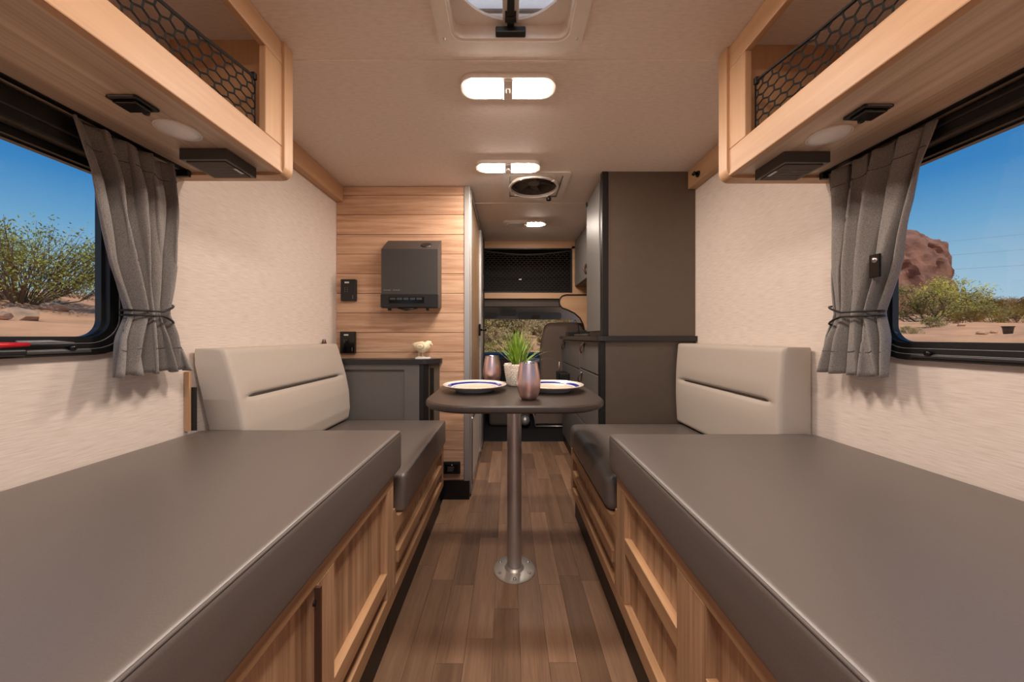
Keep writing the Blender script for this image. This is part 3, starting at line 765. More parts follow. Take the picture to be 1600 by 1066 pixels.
obj('hub', lathe(BM(), [(0, 0.010), (0.030, 0.012), (0.034, 0.018), (0.034, 0.045)], (cx-0.006, cy, CZ), 20), 'fan_grey', t, smooth=True)
for i in range(6):
    a = 2*PI*i/6+0.4; bm = BM()
    c_, s_ = math.cos(a), math.sin(a)
    def pp(r_, q, z_): return (cx-0.006+c_*r_-s_*q, cy+s_*r_+c_*q, CZ+z_)
    vs = [bm.verts.new(pp(*q)) for q in ((0.03, -0.012, 0.020), (0.13, -0.040, 0.016), (0.13, 0.030, 0.040), (0.03, 0.014, 0.032),
                                          (0.03, -0.012, 0.023), (0.13, -0.040, 0.019), (0.13, 0.030, 0.043), (0.03, 0.014, 0.035))]
    for f in ((0,1,2,3),(7,6,5,4),(0,4,5,1),(1,5,6,2),(2,6,7,3),(3,7,4,0)): bm.faces.new([vs[q] for q in f])
    obj('blade', bm, 'cab_header', t)
for a in (0.9, 2.4, 4.1, 5.5):
    obj('clip', box(cx-0.006+0.142*math.cos(a)-0.008, cx-0.006+0.142*math.cos(a)+0.008, cy+0.142*math.sin(a)-0.006, cy+0.142*math.sin(a)+0.006, CZ-0.019, CZ-0.010, bev=0.002), 'white_plastic', t)
obj('knob', lathe(BM(), [(0, -0.034), (0.014, -0.034), (0.016, -0.020), (0.010, -0.018), (0.010, 0.0)], (cx+0.098, cy+0.128, CZ), 14), 'black', t, smooth=True, angle=40)

# ------------------------------------------------------------------ pedestal table and what stands on it
TX, TY, TZ = 0.028, 1.419, 0.735
t = thing('pedestal_table', 'dark brown rounded table on a steel pedestal in the aisle', 'table', (TX, TY, 0))
tx0, tx1, ty0, ty1 = -0.300, 0.352, 1.110, 1.735
P0 = rrect(tx0, tx1, ty0, ty1, (0.10, 0.10, 0.17, 0.17), 10)
bm = BM(); rows_ = []
def inset(P, d_):
    cx_, cy_ = (tx0+tx1)/2, (ty0+ty1)/2; hx, hy = (tx1-tx0)/2, (ty1-ty0)/2
    return [(cx_+(u-cx_)*(1-d_/hx), cy_+(v-cy_)*(1-d_/hy)) for u, v in P]
for d_, z in ((0.008, TZ-0.026), (0.001, TZ-0.020), (0.0, TZ-0.013), (0.002, TZ-0.005), (0.007, TZ)):
    rows_.append([bm.verts.new((u, v, z)) for u, v in inset(P0, d_)])
for A, B in zip(rows_, rows_[1:]):
    for i in range(len(A)): bm.faces.new((A[i], A[(i+1) % len(A)], B[(i+1) % len(A)], B[i]))
bm.faces.new(rows_[0][::-1]); bm.faces.new(rows_[-1])
obj('table_top', bm, 'tabletop', t, smooth=True, angle=30)
obj('pole', lathe(BM(), [(0.029, 0.012), (0.0295, 0.03), (0.0295, TZ-0.034)], (TX, TY, 0), 32), 'steel', t, smooth=True)
obj('pole_socket', lathe(BM(), [(0.036, TZ-0.040), (0.075, TZ-0.034), (0.078, TZ-0.0265), (0, TZ-0.0265)], (TX, TY, 0), 32), 'steel_flange', t, smooth=True, angle=40)
fl = obj('floor_flange', lathe(BM(), [(0.0, 0.0005), (0.086, 0.0005), (0.086, 0.004), (0.080, 0.007), (0.040, 0.010), (0.034, 0.018), (0.030, 0.020)], (TX, TY, 0), 40), 'steel_flange', t, smooth=True, angle=40)
for i in range(6):
    a = PI/6+i*PI/3
    obj('bolt', lathe(BM(), [(0, 0.014), (0.004, 0.013), (0.0065, 0.008), (0.0065, 0.004)], (TX+0.068*math.cos(a), TY+0.068*math.sin(a), 0), 10), 'steel', t, smooth=True)
for i, yy in ((-1, 1.2), (1, 1.2)):
    obj('edge_bracket', box(TX+i*0.22-0.02, TX+i*0.22+0.02, yy, yy+0.03, TZ-0.040, TZ-0.0262, bev=0.003), 'black', t)

def plate(cx, cy, label):
    t = thing('dinner_plate', label, 'plate', (cx, cy, TZ))
    r = 0.131
    outer = [(0, 0.004), (0.070, 0.004), (0.072, 0.0), (0.078, 0.0), (0.082, 0.006), (0.100, 0.014), (0.122, 0.022), (r, 0.026), (r+0.001, 0.0275), (r, 0.029), (0.126, 0.0285)]
    obj('body', lathe(BM(), outer, (cx, cy, TZ+0.0004), 56), 'ceramic', t, smooth=True)
    def zr(q):  # upper surface
        P = [(0, 0.009), (0.080, 0.010), (0.090, 0.0135), (0.104, 0.020), (0.126, 0.0285)]
        for (a, za), (b_, zb) in zip(P, P[1:]):
            if q <= b_: return za+(zb-za)*(q-a)/(b_-a)
        return P[-1][1]
    def band(nm, a, b_, m, n=5): obj(nm, lathe(BM(), [(a+(b_-a)*i/n, zr(a+(b_-a)*i/n)) for i in range(n+1)], (cx, cy, TZ+0.0004), 56), m, t, smooth=True)
    band('well', 0, 0.088, 'ceramic_well', 10); band('inner_line', 0.088, 0.090, 'cobalt', 1); band('rim_inner', 0.090, 0.098, 'ceramic', 3)
    band('blue_band', 0.098, 0.112, 'cobalt'); band('rim_outer', 0.112, 0.126, 'ceramic', 4)
plate(-0.136, 1.432, 'blue-banded cream dinner plate alone at the left of the table')
plate(0.183, 1.432, 'blue-banded cream dinner plate behind the nearer copper tumbler')
def tumbler(cx, cy, label):
    t = thing('tumbler', label, 'tumbler', (cx, cy, TZ))
    prof = [(0, 0.002), (0.022, 0.0), (0.026, 0.002), (0.033, 0.012), (0.039, 0.028), (0.0425, 0.048), (0.0425, 0.066), (0.040, 0.088), (0.0365, 0.108), (0.033, 0.126), (0.0325, 0.129)]
    obj('body', lathe(BM(), prof, (cx, cy, TZ+0.0004), 48), 'copper', t, smooth=True)
    obj('rim', lathe(BM(), [(0.0325, 0.129), (0.0325, 0.133), (0.0310, 0.1335), (0.0305, 0.129), (0.034, 0.09), (0.036, 0.05), (0.02, 0.01), (0, 0.008)], (cx, cy, TZ+0.0004), 48), 'rim_steel', t, smooth=True)
tumbler(0.076, 1.235, 'rose copper tumbler at the front of the table')
tumbler(-0.073, 1.640, 'rose copper tumbler behind the left plate')
# plant
px_, py_ = 0.048, 1.585
t = thing('potted_grass', 'green grass plant in a cream woven pot on the table', 'plant', (px_, py_, TZ))
prof = [(0, 0.001)]
for i in range(34):
    f = i/33; z = 0.001+0.099*f; r_ = 0.044+0.018*f**0.7+0.0013*math.sin(i*PI)+0.0014*(i % 2)
    prof.append((r_, z))
prof += [(0.058, 0.100), (0.056, 0.088), (0.0, 0.088)]
obj('woven_pot', lathe(BM(), prof, (px_, py_, TZ+0.0004), 48), 'basket', t, smooth=True)
bm = BM()
for i in range(11):   # braided rings
    z = 0.010+i*0.0082; r_ = 0.0455+0.018*((z)/0.1)**0.7
    for k_ in range(30):
        a = 2*PI*(k_+0.5*(i % 2))/30; a2 = a+2*PI/30*0.8
        loft(bm, [(px_+r_*math.cos(a), py_+r_*math.sin(a), TZ+z-0.002), (px_+(r_+0.0022)*math.cos((a+a2)/2), py_+(r_+0.0022)*math.sin((a+a2)/2), TZ+z+0.001), (px_+r_*math.cos(a2), py_+r_*math.sin(a2), TZ+z+0.004)], [0.001, 0.0022, 0.001], 4)
o = obj('weave', bm, 'basket', t, smooth=True); o['kind'] = 'stuff'
obj('soil', lathe(BM(), [(0.056, 0.089), (0.03, 0.092), (0, 0.093)], (px_, py_, TZ), 24), 'soil', t, smooth=True)
def blade(az, lean, L, w_, m, droop, r0):
    bm = BM(); n = 6; A = []
    d_ = Vector((math.cos(az), math.sin(az), 0)); sd = Vector((-math.sin(az), math.cos(az), 0))
    p0 = Vector((px_, py_, TZ+0.090))+d_*r0
    for i in range(n+1):
        f = i/n; ang = lean+droop*f*f
        p0 = p0 if i == 0 else p0+(d_*math.sin(ang)+Vector((0, 0, 1))*math.cos(ang))*(L/n)
        wd = w_*(1-f**2.2)+0.0002
        nrm = Vector((0, 0, 1))*0.001
        A.append([bm.verts.new(p0-sd*wd), bm.verts.new(p0+d_*(-0.3*wd)), bm.verts.new(p0+sd*wd)])
    for X, Y in zip(A, A[1:]):
        for k_ in range(2): bm.faces.new((X[k_], X[k_+1], Y[k_+1], Y[k_]))
    obj('blade', bm, m, t, smooth=True)
rg = random.Random(5)
for i in range(105):
    lean = abs(rg.gauss(0, 0.40)); az = rg.uniform(0, 2*PI)
    blade(az, lean, rg.uniform(0.115, 0.185)*(1-0.12*lean), rg.uniform(0.0022, 0.0038), 'grass_green', rg.uniform(0.05, 0.5), rg.uniform(0, 0.03))
for az, lean, L, dr in ((3.05, 0.55, 0.19, 0.35), (3.2, 0.75, 0.15, 0.3), (0.1, 0.35, 0.185, 0.55), (0.0, 0.9, 0.16, 0.5), (-0.2, 1.15, 0.15, 0.4), (0.25, 0.8, 0.13, 0.4), (2.7, 0.2, 0.165, 0.2), (1.2, 0.1, 0.165, 0.3), (-1.3, 0.2, 0.16, 0.3)):
    blade(az, lean, L, 0.0026, 'grass_pale', dr, 0.02)

# ------------------------------------------------------------------ low side cabinet with worktop and figurine
t = thing('side_cabinet', 'low grey cabinet with black corner post below the heater', 'cabinet', (-0.7, 1.97, 0))
CF = 1.930
poly = [(-1.006, CF), (-0.478, CF), (-0.400, 2.022), (-0.400, YW-0.002), (-1.006, YW-0.002)]
obj('body', prism(BM(), poly, 2, 0.02, 0.806), 'grey_laminate', t)
obj('front_panel', box(-0.93, -0.540, CF-0.004, CF, 0.40, 0.760), 'grey_panel', t)
obj('front_frame', ring(BM(), [(-1.006, 0.38), (-0.492, 0.38), (-0.492, 0.805), (-1.006, 0.805)], [(-0.95, 0.42), (-0.575, 0.42), (-0.575, 0.775), (-0.95, 0.775)], 1, CF-0.010, CF), 'grey_panel', t)
obj('corner_post', prism(BM(), [(-0.490, CF-0.011), (-0.470, CF-0.009), (-0.446, CF+0.020), (-0.458, CF+0.032), (-0.49, CF+0.004)], 2, 0.02, 0.806), 'black', t)
obj('slot', prism(BM(), [(-0.440, CF+0.034), (-0.424, CF+0.053), (-0.426, CF+0.055), (-0.442, CF+0.036)], 2, 0.40, 0.78), 'black', t)
wt = [(-1.006, CF-0.020), (-0.474, CF-0.020), (-0.452, CF-0.008), (-0.388, 2.0), (-0.384, YW-0.004), (-1.006, YW-0.004)]
tag(obj('worktop', prism(BM(), wt, 2, 0.806, 0.832), 'worktop'), 'black worktop with clipped corner on the low cabinet', 'worktop')
# figurine
fx, fy, fz = -0.488, 1.972, 0.832
t = thing('bird_figurine', 'cream chick figurine on a small clear stand', 'figurine', (fx, fy, fz))
obj('stand', box(fx-0.035, fx+0.045, fy-0.022, fy+0.022, fz+0.0003, fz+0.010, bev=0.002), 'frost', t)
pts = [(-0.058, 0.084), (-0.048, 0.082), (-0.034, 0.076), (-0.015, 0.070), (0.004, 0.068), (0.020, 0.071), (0.031, 0.080), (0.038, 0.088), (0.047, 0.088), (0.053, 0.085)]
rad = [0.003, 0.012, 0.024, 0.0315, 0.033, 0.029, 0.023, 0.0185, 0.014, 0.003]
obj('body', loft(BM(), [(fx+a, fy, fz+b_) for a, b_ in pts], rad, 20), 'chick', t, smooth=True)
obj('beak', loft(BM(), [(fx+0.050, fy, fz+0.086), (fx+0.056, fy, fz+0.082), (fx+0.060, fy, fz+0.076)], [0.006, 0.004, 0.0008], 8), 'chick', t, smooth=True)
wbm = BM()
bmesh.ops.create_uvsphere(wbm, u_segments=18, v_segments=10, radius=1.0)
for v_ in wbm.verts: v_.co = Vector((fx-0.006+v_.co.x*0.023, fy-0.028+v_.co.y*0.008, fz+0.073+v_.co.z*0.016))
wing = obj('wing', wbm, 'chick', t, smooth=True)
obj('wing_outline', loft(BM(), [(fx-0.006+0.0235*math.cos(a), fy-0.031, fz+0.073+0.0165*math.sin(a)) for a in [2*PI*i/24 for i in range(17, 37)]], 0.0010, 5), 'chick_line', t)
for i in range(3):
    obj('feather_mark', loft(BM(), [(fx-0.014+i*0.007, fy-0.0362, fz+0.079), (fx-0.011+i*0.007, fy-0.0364, fz+0.070)], 0.0009, 5), 'chick_line', t)
for dx in (-0.018, 0.004):
    lg = obj('leg', loft(BM(), [(fx+dx, fy, fz+0.042), (fx+dx-0.002, fy, fz+0.024), (fx+dx, fy, fz+0.010)], 0.0018, 6), 'chick', t, smooth=True)
    obj('foot', loft(BM(), [(fx+dx-0.012, fy, fz+0.0115), (fx+dx, fy, fz+0.013), (fx+dx+0.012, fy, fz+0.0115)], 0.0018, 6), 'chick', t, smooth=True)

# ------------------------------------------------------------------ wall heater and control panels on the planks
hx0, hx1 = -0.703, -0.389
t = thing('wall_heater', 'charcoal wall heater with sloped top on the plank wall', 'heater', (-0.546, YW, 1.12))
prof = [(YW-0.0005, 1.130), (1.925, 1.118), (1.918, 1.19), (1.918, 1.448), (YW-0.0005, 1.525)]
obj('housing', prism(BM(), prof, 0, hx0, hx1), 'charcoal', t)
obj('lower_band', box(hx0-0.003, hx1+0.003, 1.912, 1.96, 1.122, 1.196, bev=0.003), 'charcoal_dark', t)
obj('control_strip', box(hx0+0.045, hx1-0.075, 1.9105, 1.913, 1.145, 1.180), 'black_gloss', t)
for i in range(5):
    obj('button', box(hx0+0.050+i*0.037, hx0+0.080+i*0.037, 1.908, 1.911, 1.163, 1.176, bev=0.001), 'charcoal', t)
for i, (a, b_) in enumerate(((0.012, 0.022), (0.024, 0.034), (0.036, 0.052), (0.066, 0.076), (0.078, 0.090), (0.092, 0.104))):
    obj('lettering', box(hx0+a, hx0+b_, 1.9172, 1.918, 1.2165, 1.2210), 'print_dim', t)
dbm = BM(); sl = math.atan2(0.077, YW-1.918)
lathe(dbm, [(0, 0.004), (0.029, 0.004), (0.032, 0.0)], (0, 0, 0), 24)
rot = Matrix.Translation((-0.464, 1.966, 1.4815)) @ Matrix.Rotation(sl, 4, 'X')
bmesh.ops.transform(dbm, matrix=rot, verts=dbm.verts)
obj('dial', dbm, 'black', t, smooth=True, angle=40)
for dx in (0.03, 0.245): obj('foot', box(hx0+dx, hx0+dx+0.016, 1.93, 1.95, 1.106, 1.121, bev=0.003), 'black', t)
obj('outlet_lip', loft(BM(), [(hx0+0.09, 1.925, 1.119), (hx0+0.14, 1.918, 1.110), (hx0+0.20, 1.925, 1.119)], [0.004, 0.007, 0.004], 8), 'black', t, smooth=True)
def panel(cx, z0, z1, label, dots):
    t = thing('control_panel', label, 'control panel', (cx, YW, z0))
    obj('housing', box(cx-0.044, cx+0.044, YW-0.022, YW-0.0005, z0, z1, bev=0.003), 'black_gloss' if not dots else 'black', t)
    obj('label_plate', box(cx-0.020, cx+0.006, YW-0.0228, YW-0.022, z1-0.024, z1-0.015), 'print', t)
    for k_ in range(6 if dots else 3):
        a, b_ = k_ % 2, k_//2
        obj('print_mark', box(cx-0.020+a*0.014, cx-0.016+a*0.014, YW-0.0226, YW-0.022, z1-0.052-b_*0.011, z1-0.048-b_*0.011), 'print_dim', t)
    obj('side_button', box(cx+0.026, cx+0.029, YW-0.0230, YW-0.022, z0+0.012, z0+0.034), 'print_dim', t)
panel(-0.930, 1.168, 1.295, 'matte black control panel on the planks, upper of two', True)
panel(-0.934, 0.862, 0.989, 'glossy black control panel just above the low worktop', False)
t = thing('wall_outlet', 'black power outlet on the planks near the floor', 'outlet', (-0.331, YW, 0.15))
obj('plate', box(-0.385, -0.277, YW-0.012, YW-0.0003, 0.152, 0.225, bev=0.004), 'black', t)
obj('socket_face', box(-0.365, -0.290, YW-0.020, YW-0.0121, 0.163, 0.215, bev=0.003), 'black_gloss', t)
for i in range(3): obj('print_mark', box(-0.350, -0.318+i*0.004, YW-0.0206, YW-0.020, 0.175+i*0.010, 0.178+i*0.010), 'print_dim', t)
obj('indicator', box(-0.327, -0.322, YW-0.0206, YW-0.020, 0.206, 0.212), 'print', t)

# ------------------------------------------------------------------ kitchen block on the right
KX, KY = 0.500, 1.850
t = thing('kitchen_base', 'dark grey kitchen base cabinet with drawers at the right', 'cabinet', (0.75, 2.5, 0))
obj('body', box(KX+0.018, WX-0.001, KY+0.004, 3.15, 0.0, 0.936), 'grey_laminate', t)
obj('end_panel', box(KX+0.024, WX-0.001, KY, KY+0.0045, 0.0, 0.936), 'grey_laminate', t)
obj('corner_post', box(KX-0.002, KX+0.026, KY-0.004, KY+0.045, 0.0, 0.936, bev=0.003), 'black', t)
def drawer(y0, y1, z0, z1, loop_y, loop_z):
    d_ = obj('drawer', box(KX, KX+0.018, y0, y1, z0, z1, bev=0.002), 'grey_panel', t)
    if loop_y:
        pts = [(KX-0.003-0.020*math.sin(PI*i/10), loop_y, loop_z-0.055*i/10 if i <= 5 else loop_z-0.055*i/10) for i in range(11)]
        obj('leather_loop', loft(BM(), [(KX-0.002, loop_y-0.008, loop_z), (KX-0.022, loop_y-0.004, loop_z-0.012), (KX-0.028, loop_y, loop_z-0.040), (KX-0.020, loop_y+0.004, loop_z-0.062), (KX-0.008, loop_y+0.006, loop_z-0.045), (KX-0.002, loop_y+0.008, loop_z-0.005)], 0.0055, 6), 'brown_leather', d_, smooth=True)
        obj('stud', lathe(BM(), [(0, -0.006), (0.005, -0.005), (0.006, 0)], (KX-0.004, loop_y, loop_z+0.003), 10, axis=0), 'steel', d_, smooth=True)
drawer(1.90, 2.385, 0.748, 0.930, 2.24, 0.915); drawer(2.392, 3.14, 0.735, 0.930, 3.0, 0.910)
drawer(1.90, 2.385, 0.40, 0.740, 2.31, 0.715); drawer(2.392, 3.14, 0.40, 0.728, None, None)
drawer(1.90, 3.14, 0.08, 0.392, None, None)
obj('plinth', box(KX+0.01, KX+0.03, KY+0.02, 3.14, 0, 0.08), 'black', t)
tag(obj('worktop', prism(BM(), rrect(KX-0.022, WX-0.0005, KY-0.022, 3.155, (0.002, 0.002, 0.03, 0.002)), 2, 0.9365, 0.963), 'worktop', smooth=True, angle=30), 'black kitchen worktop at eye level beside the tall cabinet', 'worktop')
t = thing('tall_cabinet', 'tall brown-grey cabinet standing on the kitchen worktop', 'cabinet', (0.76, 2.05, 0.963))
obj('carcass', box(0.530, WX-0.001, KY+0.006, 2.215, 0.9635, CZ-0.0008), 'grey_laminate', t)
obj('end_panel', box(0.542, WX-0.001, KY, KY+0.0065, 0.9635, CZ-0.0008), 'grey_laminate', t)
obj('edge_post', box(0.508, 0.541, KY-0.003, KY+0.035, 0.9635, CZ-0.0008, bev=0.002), 'black', t)
obj('gap', box(0.516, 0.531, KY+0.035, KY+0.06, 0.985, CZ-0.001), 'black', t)
dd = obj('door', box(0.508, 0.5295, KY+0.062, 2.212, 0.990, CZ-0.03, bev=0.003), 'grey_panel', t)
obj('hinge', box(0.500, 0.507, 2.185, 2.205, CZ-0.06, CZ-0.035, bev=0.002), 'black', dd)
t = thing('galley_cabinet', 'grey overhead galley cabinet beyond the tall cabinet', 'cabinet', (0.8, 2.7, 1.42))
obj('carcass', box(0.640, WX-0.001, 2.217, 3.198, 1.42, CZ-0.0008), 'grey_laminate', t)
dd = obj('door', box(0.622, 0.639, 2.23, 3.19, 1.425, CZ-0.012, bev=0.003), 'grey_panel', t)
obj('latch', loft(BM(), [(0.622, 2.72, 1.53), (0.600, 2.70, 1.49), (0.612, 2.68, 1.45)], 0.009, 8), 'brown_leather', dd, smooth=True)
# items at the far end of the galley
t = thing('hanging_box', 'small black box hanging on the far galley drawers', 'box', (0.465, 2.87, 0.52))
obj('shell', box(0.418, 0.4985, 2.76, 2.96, 0.50, 0.665, bev=0.006), 'black', t)
obj('strap', box(0.405, 0.4175, 2.80, 2.83, 0.49, 0.672, bev=0.002), 'black_soft', t)
obj('post', loft(BM(), [(0.440, 2.93, 0.665), (0.440, 2.93, 0.745)], 0.004, 8), 'steel', t, smooth=True)
obj('latch_plate', box(0.4165, 0.4179, 2.87, 2.90, 0.60, 0.63), 'charcoal', t)
t = thing('stove_control', 'black appliance block at the far end of the kitchen worktop', 'appliance', (0.58, 3.0, 0.963))
obj('block', box(0.50, 0.600, 2.86, 2.96, 0.9634, 0.998, bev=0.004), 'black', t)
obj('raised_back', box(0.60, 0.70, 2.84, 2.98, 0.9634, 1.012, bev=0.006), 'black_soft', t)
obj('rod', loft(BM(), [(0.60, 2.9, 1.01), (0.594, 2.9, 1.05), (0.57, 2.9, 1.10)], 0.004, 6), 'black', t, smooth=True)
t = thing('burner_lid', 'low dark lid lying on the worktop beside the tall cabinet', 'lid', (0.57, 2.5, 0.963))
obj('lid', box(0.52, 0.80, 2.26, 2.70, 0.9634, 0.978, bev=0.003), 'cab_header', t)
obj('hinge', loft(BM(), [(0.53, 2.24, 0.972), (0.80, 2.24, 0.972)], 0.006, 8), 'black', t, smooth=True)

# ------------------------------------------------------------------ cab bulkhead, cab
bh = sroot('wall_front', (0, YC, 1.1))
obj('top_rail', box(-0.235, 0.66, YC, YC+0.018, 1.778, CZ-0.0005), 'wood_x', bh)
obj('bottom_rail', box(-0.235, 0.66, YC-0.004, YC+0.018, 1.312, 1.368, bev=0.003), 'wood_x', bh)
obj('stile', box(0.598, WX, YC, YC+0.0175, 1.3125, 1.80), 'wood_x', bh)
obj('opening_trim', ring(BM(), [(-0.235, 1.366), (0.600, 1.366), (0.600, 1.780), (-0.235, 1.780)], [(-0.225, 1.376), (0.588, 1.376), (0.588, 1.770), (-0.225, 1.770)], 1, YC-0.006, YC+0.03), 'black', bh)
# cut-out panel right of the cab opening (rounded by a black edging)
pl = [(WX, 1.345), (0.54, 1.345), (0.505, 1.335), (0.485, 1.312), (0.478, 1.28), (0.485, 1.25), (0.505, 1.225), (0.56, 1.205), (0.62, 1.175), (0.67, 1.13), (0.70, 1.07), (0.72, 0.97), (WX, 0.97)]
obj('cutout_panel', prism(BM(), pl, 1, YC-0.012, YC-0.0045), 'wood_x', bh)
edge = [Vector((u, YC-0.013, v)) for u, v in pl[:-1]]
obj('edging', loft(BM(), edge, 0.007, 6), 'black', bh, smooth=True)
obj('left_panel', box(-WX, -0.236, YC, YC+0.018, 0.0, CZ-0.001), 'grey_laminate', bh)
obj('jamb', box(-0.236, -0.214, 2.94, YC, 0.0, CZ-0.001), 'black_soft', bh)
obj('right_panel', box(0.66, WX, YC, YC+0.017, 0.0, 0.969), 'grey_laminate', bh)
# storage cavity over the cab
bm = BM()
bx(bm, -0.30, 1.0, YC+0.02, 3.85, CZ-0.03, CZ+0.05); bx(bm, -0.30, 1.0, YC+0.02, 3.85, 1.315, 1.340); bx(bm, -0.30, 1.0, 3.85, 3.88, 1.315, CZ+0.05)
bx(bm, -0.30, -0.26, YC+0.02, 3.85, 1.34, CZ-0.03); bx(bm, 0.97, 1.0, YC+0.02, 3.85, 1.34, CZ-0.03)
obj('cavity', bm, 'cab_dark', bh)
# net across the storage opening: built in x by rotating
def frontnet():
    bm = BM(); x0, x1, zb, zt = -0.225, 0.588, 1.376, 1.760; cw_, ch = 0.040, 0.026; r = 0.0018
    def pt(x, z): 
        x = min(max(x, x0), x1); z = min(max(z, zb), zt - 0.035*math.sin(PI*(x-x0)/(x1-x0)))
        return Vector((x, YC+0.012-0.0*math.sin(PI*(x-x0)/(x1-x0)), z))
    def seg(a, b_):
        A, B = pt(*a), pt(*b_)
        if (A-B).length > 0.003: loft(bm, [A, B], r, 4, False)
    rows = int((zt-zb)/(ch*0.75))+1
    for i in range(rows):
        for j in range(int((x1-x0)/cw_)+2):
            xc = x0+(j+(0.5 if i % 2 else 0))*cw_; zc = zb+i*ch*0.75
            seg((xc-cw_/2, zc+ch/4), (xc, zc+ch/2)); seg((xc, zc+ch/2), (xc+cw_/2, zc+ch/4)); seg((xc+cw_/2, zc+ch/4), (xc+cw_/2, zc-ch/4))
    loft(bm, [pt(x0+(x1-x0)*i/30, 9) for i in range(31)], 0.006, 6, False)
    return bm
plain('net_front', (58, 52, 47), 0.5)
obj('storage_net', frontnet(), 'net_front', bh)
obj('net_tag', box(0.105, 0.130, YC+0.002, YC+0.008, 1.488, 1.496), 'print', bh)

cab = sroot('wall_cab', (0, 3.9, 0))
# step and cab floor
obj('threshold', box(-0.381, 0.541, 3.1485, 3.175, -0.006, 0.004, bev=0.002), 'black_soft', cab)
obj('cab_floor', box(-1.0, 1.0, 3.175, 4.75, -0.06, 0.0), 'black_soft', cab)
obj('header', box(-0.95, 0.95, 3.225, 3.30, 1.242, 1.3145), 'cab_header', cab)
for s in (-1, 1):
    obj('side_panel', box(s*0.93, s*0.98, YC+0.02, 4.75, 0.0, 0.84), 'cab_dark', cab)
    obj('side_upper', box(s*0.93, s*0.98, YC+0.02, 3.42, 0.84, 1.33), 'headliner', cab)
    obj('a_pillar', prism(BM(), [(3.95, 1.30), (4.10, 1.30), (4.75, 0.78), (4.55, 0.78)], 0, s*0.80, s*0.92), 'headliner', cab)
# headliner shell that arches down at the side
hl = []
for x_, z_ in ((-0.92, 1.02), (-0.90, 1.14), (-0.82, 1.23), (-0.68, 1.275), (0, 1.285), (0.68, 1.275), (0.80, 1.225), (0.88, 1.13), (0.92, 1.0)): hl.append((x_, z_))
out_ = [(x_*1.04, z_+0.03) for x_, z_ in hl]
obj('headliner', prism(BM(), hl+out_[::-1], 1, 3.31, 3.40), 'headliner', cab)
obj('roof_liner', box(-0.90, 0.90, 3.40, 4.10, 1.300, 1.325), 'headliner', cab)
obj('visor', prism(BM(), rrect(0.12, 0.62, 1.155, 1.236, 0.03), 1, 3.95, 3.97), 'visor', cab)
obj('visor', prism(BM(), rrect(-0.75, -0.12, 1.165, 1.232, 0.03), 1, 3.95, 3.97), 'visor', cab)
obj('visor_label', box(0.28, 0.37, 3.945, 3.9495, 1.165, 1.205), 'print_dim', cab)
obj('windshield_header', box(-0.93, 0.93, 3.99, 4.14, 1.165, 1.30), 'headliner', cab)
obj('roof_console', prism(BM(), rrect(-0.08, 0.10, 1.20, 1.262, 0.02), 1, 3.88, 3.99), 'visor', cab)
obj('dashboard', prism(BM(), [(4.05, 0.14), (4.00, 0.60), (4.02, 0.715), (4.14, 0.745), (4.75, 0.745), (4.75, 0.14)], 0, -0.925, 0.925), 'cab_dark', cab)
obj('dash_screen', box(-0.18, 0.10, 3.992, 4.02, 0.60, 0.70, bev=0.006), 'black_gloss', cab)
for i, (a, b_) in enumerate(((-0.16, -0.06), (-0.05, 0.03), (0.04, 0.09))):
    obj('dash_button', box(a, b_, 3.985, 3.9925, 0.565, 0.585, bev=0.002), 'charcoal', cab)
obj('dash_vent', box(0.22, 0.38, 3.99, 4.03, 0.66, 0.71, bev=0.006), 'visor', cab)
obj('roof', box(-1.0, 1.0, YC+0.02, 4.15, 1.33, 1.36), 'van_shell', cab)
obj('firewall', box(-0.93, 0.93, 4.75, 4.80, 0.0, 0.745), 'cab_dark', cab)
bm = BM()
vs = [bm.verts.new(q) for q in ((-0.92, 4.12, 1.30), (0.92, 4.12, 1.30), (0.92, 4.74, 0.76), (-0.92, 4.74, 0.76), (-0.92, 4.126, 1.304), (0.92, 4.126, 1.304), (0.92, 4.746, 0.764), (-0.92, 4.746, 0.764))]
for f in ((3,2,1,0),(4,5,6,7),(0,1,5,4),(1,2,6,5),(2,3,7,6),(3,0,4,7)): bm.faces.new([vs[q] for q in f])
w3 = sroot('window_3', (0, 4.4, 1.0)); obj('pane', bm, 'windshield_glass', w3)
# passenger seat
t = thing('passenger_seat', 'brown-grey cab seat seen from behind beyond the galley', 'seat', (0.55, 3.5, 0.0))
bm = cushion_bm(0.325, 0.83, 3.44, 3.56, 0.46, 1.090, 0.05, 0.01, 8, 3, 8)
for v_ in bm.verts:
    f = max(0, (v_.co.z-0.75)/0.35); c0 = 0.58; v_.co.x = c0+(v_.co.x-c0)*(1-0.22*f*f); v_.co.y -= 0.05*f
obj('seat_back', bm, 'seat_fabric', t, smooth=True)
obj('seat_base', cushion_bm(0.30, 0.84, 3.52, 4.0, 0.44, 0.57, 0.04, 0.01, 8, 8, 3), 'seat_fabric', t, smooth=True)
obj('pedestal', box(0.33, 0.80, 3.64, 3.94, 0.0005, 0.445, bev=0.01), 'cab_header', t)
obj('seat_skirt', box(0.29, 0.84, 3.60, 3.64, 0.045, 0.20, bev=0.01), 'seat_fabric', t)
obj('slide_rail', loft(BM(), [(0.29, 3.60, 0.022), (0.84, 3.60, 0.022)], 0.008, 8), 'steel', t, smooth=True)
obj('side_trim', loft(BM(), [(0.272, 3.595, 0.22), (0.272, 3.592, 0.15), (0.286, 3.592, 0.11), (0.290, 3.592, 0.03)], 0.009, 8), 'steel', t, smooth=True)
t = thing('cab_console', 'dark centre console with a grey round lever knob', 'console', (0.05, 3.7, 0.0))
obj('console_body', cushion_bm(-0.20, 0.24, 3.66, 3.96, 0.0005, 0.22, 0.04, 0.02, 6, 6, 4), 'cab_header', t, smooth=True)
